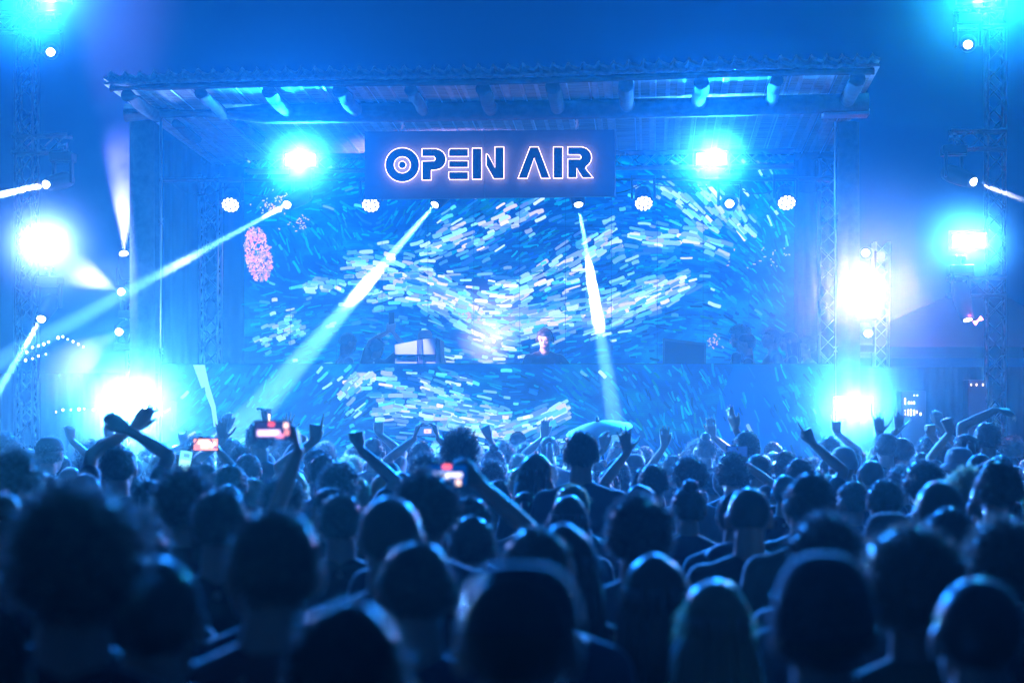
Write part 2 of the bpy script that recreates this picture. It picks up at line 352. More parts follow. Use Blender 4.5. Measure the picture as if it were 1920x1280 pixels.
for i in range(420):                           # the orange red patch and a few pink flecks
    t = rng.random()*6.28; r = rng.random()**.5; x = 484+25*r*math.cos(t); y = 478+52*r*math.sin(t)-(x-484)*.0
    A.append((dash(x+ (y-478)*.12, y, rng.uniform(0, 180), rng.uniform(3, 8), rng.uniform(2, 4)), rng.choice([(.95, .25, .22), (.9, .35, .35), (.7, .3, .5), (1, .45, .4), (.3, .2, .6)])))
for i in range(120):
    x, y = rng.choice([(530, 375, ), (505, 385), (885, 590), (1335, 640), (1445, 480), (560, 420)]); s = 14 if x != 1445 else 30
    A.append((dash(min(1480, x+rng.gauss(0, s)), y+rng.gauss(0, s*.5), rng.uniform(0, 180), rng.uniform(2, 6), 2.2), rng.choice([(.7, .35, .55), (.55, .35, .8), (.8, .35, .4)])))
for x in range(458+86, 1480, 86): A.append(([(x, 294), (x+.7, 294), (x+.7, 700), (x, 700)], (0, .015, .12)))
for y in (338, 424, 510, 596): A.append(([(458, y), (1489, y), (1489, y+.8), (458, y+.8)], (0, .015, .12)))
pw = strokes(3.2, A, wall, M_str)
front = empty('front_video_screen', P(940, 790, 1.0)*Vector((1, 1, 0)), YAW, 'long low video screen across the stage front below the performer', 'video screen')
panel(300, 1575, 681, 1100, 1.03, .1, M_black, 'cabinet', front)
M_scr2 = screen_mat('screen_glow_front', 7.3, .38)
panel(302, 1573, 682, 900, 1.0, 0, M_scr2, 'screen', front)
SIL = [([(1378, 684), (1440, 684), (1462, 740), (1490, 830), (1480, 878), (1345, 878), (1340, 830), (1345, 760), (1365, 710)], (.0, .05, .42))]
B = art(CB, 302, 1573, 686, 880, 260, 1500, [([(650, 720), (740, 712), (830, 735), (900, 770), (960, 790)], 60, 14, 24), ([(700, 770), (790, 765), (880, 790), (950, 800)], 110, 16, 26),
    ([(940, 815), (1000, 795), (1060, 765)], 60, 12, 30), ([(640, 745), (665, 720), (690, 700)], 16, 10, 18)], SIL)
# silhouette shape and the two long pale streaks shown on it
for pts, c in (([(362, 684), (384, 684), (392, 720), (404, 760), (409, 800), (401, 800), (396, 765), (386, 740), (384, 725), (378, 728), (370, 706)], (.3, .65, .95)),
               ([(320, 750), (332, 752), (330, 800), (322, 800)], (.1, .5, .9))):
    B.append((pts, c))
strokes(1.0, B, front, M_str)

# ------------------------------------------------------------------ hanging sign
def PL(zx, zy, off): return P(640+zx/3.0, zy/3.0, off)
so = .15
sign = empty('hanging_sign', P(919, 373, so), YAW, 'large dark hanging board with halo lit stencil letters reading OPEN AIR', 'sign')
M_board = mat('sign_board', (.07, .09, .13), .6, bump=.15, bscale=5, var=.12)
bm = nb()
for (x0, x1) in ((684, 908.6), (909.4, 1153)):
    yt0, yt1 = 247-(x0-684)*.0085, 247-(x1-684)*.0085; yb0, yb1 = 374-(x0-684)*.012, 374-(x1-684)*.012
    c = [P(x0, yb0, so), P(x1, yb1, so), P(x1, yt1, so), P(x0, yt0, so)]; v = [bm.verts.new(p) for p in c+[p+NRM*.05 for p in c]]
    for f in ((0, 1, 2, 3), (7, 6, 5, 4), (0, 4, 5, 1), (1, 5, 6, 2), (2, 6, 7, 3), (3, 7, 4, 0)): bm.faces.new([v[i] for i in f])
obj('board', bm, M_board, sign, world=True)
bm = nb(); a, b = P(1153.6, 243, so+.0), P(1153.6, 368, so+.0); tube(bm, [a, b], .009, 6); obj('edge_trim', bm, M_steel, sign, world=True)
def arc(cx, cy, r, a0, a1, n): return [(cx+r*math.cos(math.radians(a0+(a1-a0)*i/n)), cy+r*math.sin(math.radians(a0+(a1-a0)*i/n))) for i in range(n+1)]
LET = [
 ('P', [(455, 838), (535, 838)]+arc(530, 897, 58, -85, 85, 8)+[(505, 957), (505, 1012), (455, 1012), (455, 908), (522, 906), (532, 893), (522, 880), (455, 880)]),
 ('E', [(612, 838), (713, 838), (713, 880), (605, 880), (605, 848)]), ('E', [(605, 906), (713, 906), (713, 942), (605, 942)]), ('E', [(605, 968), (713, 968), (713, 1010), (612, 1010), (605, 1000)]),
 ('N', [(738, 835), (788, 835), (788, 1008), (738, 1008)]), ('N', [(816, 868), (826, 872), (865, 945), (865, 828), (913, 828), (913, 1005), (858, 1005), (816, 930)]),
 ('A', [(995, 1003), (1062, 828), (1107, 828), (1173, 1003), (1125, 1003), (1085, 888), (1045, 1003)]),
 ('I', [(1194, 828), (1244, 828), (1244, 1002), (1194, 1002)]),
 ('R', [(1275, 828), (1352, 828)]+arc(1350, 886, 57, -80, 60, 7)+[(1372, 948), (1415, 1000), (1357, 1000), (1323, 944), (1323, 1000), (1275, 1000), (1275, 896), (1345, 896), (1352, 884), (1342, 870), (1275, 870)]),
]
def offset(poly, d):
    n = len(poly); ar = sum(poly[i][0]*poly[(i+1) % n][1]-poly[(i+1) % n][0]*poly[i][1] for i in range(n)); s = 1 if ar > 0 else -1; out = []
    for i in range(n):
        p0, p1, p2 = poly[i-1], poly[i], poly[(i+1) % n]
        def nrm(a, b):
            l = math.hypot(b[0]-a[0], b[1]-a[1]) or 1; return ((b[1]-a[1])/l*s, -(b[0]-a[0])/l*s)
        a, b = nrm(p0, p1), nrm(p1, p2); k = 1+a[0]*b[0]+a[1]*b[1]; k = max(k, .45)
        out.append((p1[0]+(a[0]+b[0])/k*d, p1[1]+(a[1]+b[1])/k*d))
    return out
def letter(bm, poly, o0, o1):
    a = [bm.verts.new(PL(x, y, o0)) for x, y in poly]; b = [bm.verts.new(PL(x, y, o1)) for x, y in poly]; n = len(a)
    f1 = bm.faces.new(a); f2 = bm.faces.new(b[::-1])
    for i in range(n): bm.faces.new((b[i], b[(i+1) % n], a[(i+1) % n], a[i]))
    bmesh.ops.recalc_face_normals(bm, faces=bm.faces); bmesh.ops.triangulate(bm, faces=[f1, f2])
M_let = mat('letter_face', (.05, .055, .07), .55, bump=.1)
M_halo = glow('halo_led', (1, .6, .56), 6.5, True)
lf = nb(); hl = nb()
for ch, poly in LET:
    letter(lf, poly, so-.085, so-.07); letter(hl, offset(poly, 2.2), so-.062, so-.05)
def ring(bm, cx, cy, r0, r1, o0, o1, n=48):
    L = []
    for r, o in ((r0, o0), (r1, o0), (r1, o1), (r0, o1)): L.append([bm.verts.new(PL(cx+r*math.cos(6.28318*i/n), cy+r*math.sin(6.28318*i/n), o)) for i in range(n)])
    for k in range(4):
        a, b = L[k], L[(k+1) % 4]
        for i in range(n): bm.faces.new((a[i], a[(i+1) % n], b[(i+1) % n], b[i]))
ring(lf, 343, 928, 47, 95, so-.085, so-.07); ring(hl, 343, 928, 44.5, 97.5, so-.062, so-.05)
letter(lf, arc(343, 928, 20, 0, 345, 23), so-.085, so-.07); letter(hl, arc(343, 928, 22, 0, 345, 23), so-.062, so-.05)
obj('halo', hl, M_halo, sign, world=True); obj('letters', lf, M_let, sign, world=True)
for px in (753, 1080):
    bm = nb(); a = P(px, 246-(px-684)*.0085, so+.02); b = P(px+2, 200, 0.0); b.z += .06
    tube(bm, [a, a.lerp(b, .3)+RT*.012, a.lerp(b, .6)-RT*.012, b], .012, 7); tube(bm, [a+RT*.02, a+UP*.05+RT*.03, a+UP*.09-RT*.01], .008, 6)
    obj('rope', bm, mat('white_rope', (.7, .7, .66), .8), sign, world=True)

# ------------------------------------------------------------------ trusses and towers
def truss(name, a, b, wd, label, cat='truss', bay=None, up=UP, group=None):
    a, b = Vector(a), Vector(b); d = (b-a).normalized(); L = (b-a).length
    x = RT if abs(d.z) > .5 else UP; y = NRM; h = wd/2
    e = tag(base_empty(name, a if a.z < b.z else a), label, cat, group)
    cor = [(x*sx+y*sy)*h for sx, sy in ((-1, -1), (1, -1), (1, 1), (-1, 1))]
    for c in cor: bm = nb(); tube(bm, [a+c, b+c], .024, 8); obj('chord', bm, M_steel, e, True, True)
    bm = nb(); n = max(1, round(L/(bay or wd*1.05)))
    for k in range(4):
        c0, c1 = cor[k], cor[(k+1) % 4]
        for i in range(n):
            p, q = a+d*(L*i/n), a+d*(L*(i+1)/n)
            if i % 2: c0_, c1_ = c1, c0
            else: c0_, c1_ = c0, c1
            tube(bm, [p+c0_, q+c1_], .010, 6)
            if i % 3 == 0 and k in (0, 2): tube(bm, [p+c1_, q+c0_], .010, 6)
    obj('lattice', bm, M_steel, e, True, True); return e
def base_empty(name, loc):
    e = bpy.data.objects.new(name, None); C.objects.link(e); e.location = loc; e.empty_display_size = .1; return e
def G(px, off): p = P(px, 790, off); return Vector((p.x, p.y, 0))
def Gt(px, py, off): return P(px, py, off)
def tower(px, py, off, wd, label): g = G(px, off); t = P(px, py, off); t.z = P(px, py, off).z; return truss('truss_tower', g, Vector((g.x, g.y, t.z)), wd, label, 'truss tower')
tower(50, -120, 1.0, .20, 'tall aluminium truss tower with the side arm, beside the beam leaving the frame')
tower(1866, -120, 1.0, .19, 'tall aluminium truss tower beside the pink tube and the bright strobe')
tower(395, 330, 2.6, .22, 'thin dark truss tower behind the white petal lamp, in front of the drape')
tower(1552, 300, 2.6, .2, 'thin dark truss tower standing by the drape close to the violet glare')
tower(258, 440, 1.6, .2, 'short truss stand carrying three stacked violet spots')
tower(1652, 455, 2.2, .16, 'short truss stand carrying the dazzling round violet spot')
for px0, px1, py, lab in ((28, 130, 272, 'short horizontal truss arm on the tower above the wide lit beam'), (1782, 1884, 264, 'short horizontal truss arm on the tower over a round lit spot'),
                          (1778, 1884, 538, 'lower horizontal truss arm on the tower holding the pink tube'), (-40, 110, 44, 'top horizontal truss arm under the glare in the sky above the small spot'), (1790, 1884, 36, 'top horizontal truss arm under the cyan glare')):
    a, b = P(px0, py, .7), P(px1, py, .7); b.z = a.z; truss('horizontal_truss', a, b, .19, lab, 'truss')
t0, t1 = P(462, 308, 1.25), P(1488, 308, 1.25); t1.z = t0.z
truss('lighting_truss', t0, t1, .17, 'long horizontal truss across the top of the video wall carrying strobes', 'truss', bay=.19)
t0, t1 = P(300, 338, 1.1), P(1560, 336, 1.1)
bm = nb(); tube(bm, [t0, t1], .03, 10)
tag(base(obj('lighting_bar', bm, M_black, None, True)), 'black horizontal pipe below the long truss holding petal lamps and spots', 'pipe')

# ------------------------------------------------------------------ stage lamps
M_lens = glow('lens_white', (.9, .95, 1), 9); M_lensv = glow('lens_violet', (.8, .78, 1), 4)
M_strobe = glow('strobe_face', (.85, .95, 1), 12); M_pink = glow('pink_tube_glow', (1, .25, .6), 8)
def moving_head(px, py, off, aim, label, power=0, angle=7, col=WH, r=.05, group='moving head spots over the stage', hang=True, lensm=None, sc=1.0):
    c = P(px, py, off); d = (Vector(aim)-c).normalized()
    if d.y > -.25: dv = Vector((d.x, d.y-.9, d.z*1)).normalized()      # the head shows its lens a little to the crowd
    else: dv = d
    body0 = c-dv*.30*sc; root = base_empty('moving_head', Vector((body0.x, body0.y, body0.z+(.26*sc if hang else -.26*sc)))); tag(root, label, 'stage lamp', group)
    s = 1 if hang else -1; X = frame(dv)[0]
    bm = nb(); box(bm, root.location+UP*.0, (.26*sc, .22*sc, .10*sc), RS, .015); obj('base', bm, M_black, root, world=True)
    bm = nb()
    for k in (-1, 1): box(bm, body0+X*(k*.125*sc)+UP*(.10*s*sc), (.03*sc, .09*sc, .27*sc), RS, .008)
    box(bm, body0+UP*(.215*s*sc), (.27*sc, .1*sc, .03*sc), RS, .006); obj('yoke', bm, M_black, root, world=True)
    bm = nb(); q = [(-.13, .055), (-.11, .085), (-.03, .098), (.08, .095), (.17, .088), (.25, .078), (.29, .072), (.292, .062), (.27, .055)]
    tube(bm, [body0+dv*(a*sc) for a, b in q], [b*sc for a, b in q], 20); obj('head', bm, M_black, root, True, True)
    bm = nb(); tube(bm, [body0+dv*(.290*sc), body0+dv*(.303*sc), body0+dv*(.309*sc)], [r, r*.92, r*.45], 20); obj('lens', bm, lensm or M_lens, root, True, True)
    if hang:
        bm = nb(); tube(bm, [root.location+UP*.04, root.location+UP*.13*sc], .014, 8); tube(bm, [root.location+UP*.13*sc-RT*.05, root.location+UP*.13*sc+RT*.05], .035, 8); obj('clamp', bm, M_steel, root, world=True)
    if power: lamp('SPOT', 'beam_light', c+d*.03, power, col, aim, root, angle, .7, .02)
    return root
def strobe(px, py, off, wpx, hpx, label, power, col=CY, aim=None, tilt=0):
    c = P(px, py, off); k = (20+off)/F; wd, ht = wpx*k, hpx*k; root = tag(base_empty('strobe_light', c-UP*ht*.5), label, 'strobe lamp', 'rectangular strobes facing the crowd')
    aim = Vector(aim) if aim is not None else Vector((0, 0, 2.2)); d = (aim-c).normalized(); d2 = Vector((d.x*.3, d.y, d.z*.3)).normalized()
    R = d2.to_track_quat('-Y', 'Z').to_matrix()
    bm = nb(); box(bm, c+d2*-.06, (wd+.05, .1, ht+.05), R, .01); obj('housing', bm, M_black, root, world=True)
    bm = nb(); box(bm, c, (wd, .012, ht), R, .004); obj('face', bm, M_strobe, root, world=True)
    bm = nb(); X = R @ Vector((1, 0, 0))
    for s in (-1, 1): box(bm, c-d2*.06+X*(s*(wd/2+.036)), (.008, .04, ht+.1), R)
    tube(bm, [c-d2*.06+UP*(ht/2+.05)-X*(wd/2+.036), c-d2*.06+UP*(ht/2+.05)+X*(wd/2+.036)], .01, 6); obj('bracket', bm, M_steel, root, world=True)
    lamp('AREA', 'strobe_lamp', c+d*.03, power, col, aim, root, size=(wd, ht)); return root
def petal(px, py, off, label, power, col=VI, aimpx=None):
    c = P(px, py, off); d = Vector((.0, -1, -.95)).normalized(); root = tag(base_empty('petal_wash_light', c+UP*.25), label, 'stage lamp', 'round petal faced wash lights under the truss')
    X, Y_, _ = frame(d); r = .094
    bm = nb(); q = [(-.24, .06), (-.2, .09), (-.1, .1), (-.02, .108), (-.004, .108), (-.004, .095)]; tube(bm, [c+d*a for a, b in q], [b for a, b in q], 22); obj('head', bm, M_black, root, True, True)
    bm = nb()
    for k in (-1, 1): box(bm, c-d*.12+X*(k*.125)+UP*.09, (.028, .07, .24), RS, .008)
    box(bm, c-d*.12+UP*.21, (.28, .12, .05), RS, .01); obj('yoke', bm, M_black, root, world=True)
    bm = nb(); spots = [(0, 0)]+[(.042*math.cos(i*1.0472), .042*math.sin(i*1.0472)) for i in range(6)]+[(.081*math.cos(i*.5236+.26), .081*math.sin(i*.5236+.26)) for i in range(12)]
    for x, y in spots: p = c+X*x+Y_*y; tube(bm, [p+d*.0, p+d*.012], [.0170, .0155], 8)
    obj('lens_cluster', bm, M_lensv, root, world=True)
    if power: lamp('SPOT', 'wash_light', c+d*.04, power, col, c+Vector((0, -.12, -2)) if aimpx is None else aimpx, root, 16, .5, .03)
    return root
PW = .95; SW = 13.0                                       # overall lamp power
strobe(563, 300, .9, 55, 21, 'bright white strobe on the long truss beside the round letter of the sign', 200*PW)
strobe(1334, 298, .9, 55, 20, 'bright white strobe on the long truss over the single round spot', 200*PW)
strobe(83, 455, .6, 54, 24, 'bright white strobe on the tower above the falling beam', 400*PW, (.2, .34, 1))
strobe(1817, 452, .6, 58, 21, 'bright white strobe on the tower above the pink tube', 330*PW)
strobe(247, 758, -.35, 62, 32, 'brightest low strobe glaring behind the crossed arms', 2300*PW, (.10, .42, 1))
strobe(1601, 766, -.35, 60, 25, 'low bright strobe glaring behind the open hand in a dark sleeve', 640*PW)
strobe(97, -14, .5, 60, 24, 'strobe at the top of the tower with the small side spot, half out of picture', 280*PW)
strobe(1832, -14, .5, 60, 24, 'strobe on top of the tower with the cyan glare, half out of the picture', 280*PW, (.02, .6, 1))
moving_head(538, 384, .9, at(40, 655, 17.6), 'moving head throwing the long thin beam across to the drape', 220000*SW, 3.0)
moving_head(815, 384, .9, at(405, 860, 19.2), 'moving head under the sign throwing the widest white beam', 170000*SW, 6.6)
moving_head(1085, 384, .9, at(1168, 880, 19.3), 'moving head under the sign throwing the steep beam beside the performer', 150000*SW, 5.0)
moving_head(1368, 382, .9, at(1368, 700, 6), 'moving head hanging right under the strobe, round lens lit without a beam', 0)
moving_head(1815, 84, .3, at(1790, 300, 8), 'small round spot under the cyan glare at the tower top', 0)
moving_head(1826, 341, .3, at(1990, 400, 19), 'round spot hanging below the short arm and sending a faint beam outward', 9000*SW, 4)
moving_head(1815, 600, .3, at(1870, 800, 19.6), 'dark moving head with lit lens hanging beside the pink tube', 9000*SW, 4)
moving_head(95, 98, .3, at(120, 300, 8), 'small round spot high on the tower below the glare in the sky', 0)
moving_head(86, 346, .3, at(-140, 398, 19.0), 'moving head sending the thick short beam out of the picture', 200000*SW, 4.5)
moving_head(77, 598, .3, at(-60, 830, 18.8), 'moving head sending the beam steeply down past the string of bulbs', 170000*SW, 4.2)
g = 'violet spots stacked on short truss stands'
moving_head(232, 475, 1.2, at(240, 100, 21.4), 'topmost of the three stacked violet spots, its plume rising to the roof', 900*SW, 32, VI, .055, g, False, M_lensv, .85)
moving_head(227, 547, 1.2, at(90, 480, 19.5), 'middle of the three stacked violet spots, crossed by the long beam', 1100*SW, 20, VI, .05, g, False, M_lensv, .85)
moving_head(223, 622, 1.2, at(120, 690, 19.5), 'lowest of the three stacked violet spots, above the brightest strobe', 2200*SW, 17, VI, .05, g, False, M_lensv, .85)
moving_head(1623, 474, 1.5, at(1500, 300, 8), 'small violet spot just above the dazzling round glare', 0, 7, VI, .05, g, False, M_lensv, .85)
moving_head(1623, 548, -.3, (0, 0, 3.2), 'dazzling violet spot aimed straight at the crowd', 0, 7, VI, .11, g, False, M_lens, .9)
moving_head(1628, 625, 1.5, at(1800, 780, 17), 'small violet spot just below the dazzling round glare', 0, 7, VI, .05, g, False, M_lensv, .85)
lamp('SPOT', 'glare_lamp', P(1623, 548, -.72), 1300, (.55, .4, 1), (0, 0, 2.2), None, 150, .6, .11)
petal(432, 384, .9, 'petal lamp hanging in front of the dark drape beside the orange red patch', 4000)
petal(695, 384, .9, 'petal lamp at the lower corner of the sign below the round letter', 2600, VI, P(775, 665, 1.6))
petal(1207, 381, .9, 'petal lamp by the far corner of the sign below its last letter', 0)
petal(1475, 380, .9, 'petal lamp at the end of the black pipe near the violet glare', 8000)
for px, py, tx in ((1334, 285, 5), (1334, 315, 0), (97, 10, -8), (1832, 10, 8), (563, 285, 0), (563, 315, -5)):
    lamp('SPOT', 'crowd_fill', P(px, py, .6), 8500, (.006, .2, 1), (tx, 4, 1.6), None, 75, .6, .06)  # added blue fill for crowd and haze, no fixtures of its own
M_cable = mat('rubber_cable', (.015, .015, .015), .6)
for k, (x0, x1) in enumerate(((320, 432), (432, 538), (695, 815), (1085, 1207), (1207, 1368), (1368, 1475), (1475, 1555))):
    a_, b_ = P(x0, 342, 1.06), P(x1, 342, 1.06); sag = random.uniform(.05, .16)
    bm = nb(); tube(bm, [a_.lerp(b_, i/10)-UP*(sag*4*(i/10)*(1-i/10)) for i in range(11)], .008, 6)
    o = base(obj('cable', bm, M_cable, None, True)); tag(o, ['drooping cable from the drape pole to the petal lamp by the orange patch', 'drooping cable between the petal lamp and the lamp with the long thin beam', 'short drooping cable under the round letter of the sign',
        'drooping cable between the steep beam lamp and the next petal lamp', 'drooping cable under the strobe that is above the unlit-beam spot', 'drooping cable between that round spot and the last petal lamp', 'drooping cable from the last petal lamp to the drape near the violet glare'][k], 'cable')
# violet wash behind the performer
lamp('SPOT', 'stage_wash_light', P(925, 745, 2.3), 6000, (.45, .34, 1), P(900, 470, 2.6), None, 58, .9, .1)
lamp('SPOT', 'face_fill', P(925, 600, .9), 420, (1, .62, .78), P(1020, 640, 1.9), None, 22, .6, .05)  # added fill that brightens the performer's face, no such fixture on stage
# pink tube
bm = nb(); a, b = P(1827, 606, .2), P(1841, 596, .2); tube(bm, [a, b], .028, 10); t = obj('pink_tube', bm, M_pink, None, True); base(t); tag(t, 'small glowing pink tube lamp beside the tower leg', 'lamp')
lamp('POINT', 'pink_lamp', (a+b)/2+NRM*-.06, 14, (1, .12, .5), radius=.04)

# wedge monitors on stage
M_case = mat('speaker_case', (.42, .40, .45), .6, bump=.1, bscale=30); M_case2 = mat('speaker_case_dark', (.07, .07, .08), .55, bump=.1)
M_grille = mat('speaker_grille', (.03, .03, .035), .7, bump=.6, bscale=160)
def prismP(bm, pts, off, th):
    c = [P(x, y, off) for x, y in pts]; c2 = [q+NRM*th for q in c]; a = [bm.verts.new(q) for q in c]; b = [bm.verts.new(q) for q in c2]; n = len(a)
    bm.faces.new(a); bm.faces.new(b[::-1])
    for i in range(n): bm.faces.new((a[i], b[i], b[(i+1) % n], a[(i+1) % n]))
    bmesh.ops.recalc_face_normals(bm, faces=bm.faces)
bx = tag(base_empty('stage_speaker', P(785, 700, 1.7)), 'pale lit speaker pair with dark straps standing on the stage behind the front screen', 'speaker')
for nm, pts, off, th, m in (('cabinet', [(740, 646), (782, 638), (782, 664), (741, 664)], 1.62, .4, M_case), ('strap', [(783, 638), (791, 636.5), (792, 664), (783.5, 664)], 1.60, .42, M_case2),
                        ('cabinet', [(793, 636), (816, 633), (816, 664), (794, 664)], 1.62, .4, M_case), ('grille', [(817, 632), (825, 637), (827, 690), (817, 690)], 1.62, .42, M_case2),
                        ('cabinet', [(741, 672), (782, 667.5), (782, 705), (741, 705)], 1.66, .4, M_case), ('strap', [(783.5, 667.4), (793, 666.4), (793, 705), (783.5, 705)], 1.63, .42, M_case2), ('cabinet', [(794, 666.2), (816, 665), (816, 705), (794, 705)], 1.66, .4, M_case)):
    bm = nb(); prismP(bm, pts, off, th); obj(nm, bm, m, bx, world=True)
bx = tag(base_empty('stage_speaker', P(1284, 700, 1.7)), 'dark sloping speaker on the stage between the performer and the group of onlookers', 'speaker')
bm = nb(); prismP(bm, [(1243, 634), (1324, 643), (1324, 700), (1243, 700)], 1.7, .4); obj('cabinet', bm, M_case2, bx, world=True)
bm = nb(); prismP(bm, [(1247, 639), (1320, 647), (1320, 700), (1247, 700)], 1.69, .006); obj('grille', bm, M_grille, bx, world=True)
# performer's table (behind the front screen)
tb = tag(base_empty('performer_table', S(1020, 1.35, DECK)), 'black performer table hidden behind the front screen', 'table')
bm = nb(); c = S(1020, 1.4, DECK+.95); box(bm, c, (1.8, .5, .05), RS, .005); obj('table_top', bm, M_black, tb, world=True)
for sx, sy in ((-1, -1), (1, -1), (1, 1), (-1, 1)):
    bm = nb(); q = c+RT*(sx*.85)+NRM*(sy*.2); tube(bm, [(q.x, q.y, DECK), (q.x, q.y, c.z-.03)], .025, 8); obj('leg', bm, M_steel, tb, world=True)
# amplifier racks with indicator lights, string lights
M_led = glow('indicator', (.8, .95, 1), 6); M_ledo = glow('indicator_warm', (1, .7, .5), 4); M_bulb = glow('bulb', (.75, .9, 1), 9)
def rack(x0, x1, y0, label, leds):
    r = tag(base_empty('amplifier_rack', G((x0+x1)/2, 1.2)), label, 'equipment rack'); a = P(x0, y0, 1.2); b = P(x1, y0, 1.2)
    bm = nb(); c = (a+b)/2; c.z = a.z/2; box(bm, c, ((b-a).length, .35, a.z), RS, .01); obj('case', bm, M_case2, r, world=True)
    bm = nb(); bw = nb()
    for x, y, h in leds:
        box(bw if x % 2 else bm, P(x, y, 1.01), (.012, .01, h), RS)
    obj('indicator_lights', bm, M_led, r, world=True); obj('warm_indicator_lights', bw, M_ledo, r, world=True)
rack(1685, 1732, 733, 'dark amplifier rack with rows of tiny lights, right beside the low strobe', [(1697, 752, .07), (1704, 755, .03), (1709, 755, .03), (1714, 755, .03), (1697, 773, .06), (1703, 773, .07), (1708, 773, .07), (1714, 773, .06), (1719, 772, .03), (1726, 776, .03), (1714, 741, .015), (1720, 741, .015)])
rack(1810, 1856, 712, 'dark amplifier rack with three small lights under the pink tube', [(1821, 721, .02), (1831, 721, .025), (1843, 721, .025)])
for pts, lab in (([(50, 660), (61, 651), (72, 648), (82, 645), (91, 641), (109, 633), (118, 631), (127, 636), (137, 640), (147, 645), (156, 650)], 'sagging string of tiny white bulbs beside the beam falling past the tower'),
                 ([(48, 675), (61, 672), (72, 667), (86, 664)], 'short string of four tiny bulbs just under the longer string'),
                 ([(105, 772), (118, 768), (133, 768), (148, 767), (158, 766), (175, 768), (200, 770), (225, 771), (290, 772), (300, 774)], 'low row of tiny bulbs behind the crossed arms')):
    r = tag(base_empty('string_lights', P(pts[0][0], pts[0][1], -.3)), lab, 'string lights')
    bm = nb(); tube(bm, [P(x, y-2, -.3) for x, y in pts], .004, 5); obj('cable', bm, M_black, r, world=True)
    for x, y in pts: bm = nb(); s = random.choice((.009, .012, .015)); ell(bm, P(x, y, -.3), (s, s, s*1.2), sub=1); obj('bulb', bm, M_bulb, r, True, True)
# marquee tent behind, lit pink by an unseen lamp without a fixture
tn = tag(base_empty('marquee_tent', G(1760, 11)), 'distant dark peaked marquee tent glowing pink behind the tower with the pink tube', 'tent')
M_tent = mat('tent_canvas', (.12, .11, .14), .8, bump=.2, bscale=4)
bm = nb(); A0, B0, T0 = P(1560, 650, 9), P(2050, 650, 9), P(1860, 520, 11)
q = [A0, B0, B0+NRM*5, A0+NRM*5]; v = [bm.verts.new(p) for p in q]; t = bm.verts.new(T0+NRM*1); 
for i in range(4): bm.faces.new((v[i], v[(i+1) % 4], t))
obj('roof', bm, M_tent, tn, world=True)
for p in q: bm = nb(); tube(bm, [(p.x, p.y, 0), p], .05, 8); obj('pole', bm, M_steel, tn, world=True)
lamp('POINT', 'unseen_tent_lamp', P(1700, 640, 8.2), 60, (1, .08, .45), radius=.1)
# grey cloth sail/hill line behind the stage: far dark trees
bmt = None
# ------------------------------------------------------------------ people
M_skin = mat('skin', (.42, .25, .18), .4, spec=.6, sheen=.4); M_skin2 = mat('skin_dark', (.2, .11, .07), .38, spec=.6, sheen=.4)
def hairm(name, col):
    m = mat(name, col, .34, spec=.8, sheen=1); nt = m.node_tree; b = nt.nodes['Principled BSDF']; o = [n for n in nt.nodes if n.type == 'OUTPUT_MATERIAL'][0]
    t = nt.nodes.new('ShaderNodeBsdfTranslucent'); t.inputs['Color'].default_value = (*[min(1, c*3+.12) for c in col], 1)
    x = nt.nodes.new('ShaderNodeMixShader'); x.inputs[0].default_value = .42
    nt.links.new(b.outputs[0], x.inputs[1]); nt.links.new(t.outputs[0], x.inputs[2]); nt.links.new(x.outputs[0], o.inputs['Surface']); return m
M_hair = hairm('hair_dark', (.025, .018, .014)); M_hairb = hairm('hair_brown', (.09, .05, .03)); M_hairl = hairm('hair_blond', (.38, .27, .14))
SHIRTS = [mat('shirt_'+n, c, .75, sheen=.9, bump=.35, bscale=9) for n, c in (('black', (.02, .02, .022)), ('navy', (.02, .03, .07)), ('grey', (.18, .18, .19)), ('white', (.6, .6, .6)), ('olive', (.08, .09, .05)), ('burgundy', (.12, .02, .03)))]
M_jean = mat('denim', (.04, .05, .09), .85, bump=.3, bscale=30)
M_hat = mat('hat_cloth', (.04, .04, .05), .85, sheen=.3, bump=.2); M_hatl = mat('hat_pale', (.45, .45, .45), .85, sheen=.3)
def V(*a): return Vector(a)
HC = V(0, .025, 1.64)                            # head centre of the 1.75 m figure
def remesh(bm, vox, sm, name):
    me = bpy.data.meshes.new(name); bm.to_mesh(me); bm.free(); o = bpy.data.objects.new('tmp', me); C.objects.link(o)
    r = o.modifiers.new('r', 'REMESH'); r.mode = 'VOXEL'; r.voxel_size = vox; r.use_smooth_shade = True
    if sm: s = o.modifiers.new('s', 'SMOOTH'); s.factor = .5; s.iterations = sm
    dg = bpy.context.evaluated_depsgraph_get(); out = bpy.data.meshes.new_from_object(o.evaluated_get(dg)); out.name = name
    bpy.data.objects.remove(o); bpy.data.meshes.remove(me)
    out.polygons.foreach_set('use_smooth', [True]*len(out.polygons)); return out
def head_prims(bm, H, R):
    def e(c, r): ell(bm, H+R@V(*c), r, R, 3)
    e((0, -.012, .022), (.076, .096, .09)); e((0, .026, -.042), (.06, .062, .076)); e((0, .060, -.096), (.027, .022, .019))
    capsule(bm, H+R@V(0, .086, .006), H+R@V(0, .104, -.034), .008, .013, 8)
    capsule(bm, H+R@V(-.034, .074, .022), H+R@V(.034, .074, .022), .013, .013, 8)
    e((0, .086, -.064), (.023, .011, .008)); e((0, .083, -.074), (.02, .011, .007)); e((.034, .056, -.028), (.026, .028, .024)); e((-.034, .056, -.028), (.026, .028, .024))
    for s in (-1, 1): e((s*.085, -.008, -.008), (.011, .021, .034)); e((s*.078, .0, -.012), (.012, .014, .024))
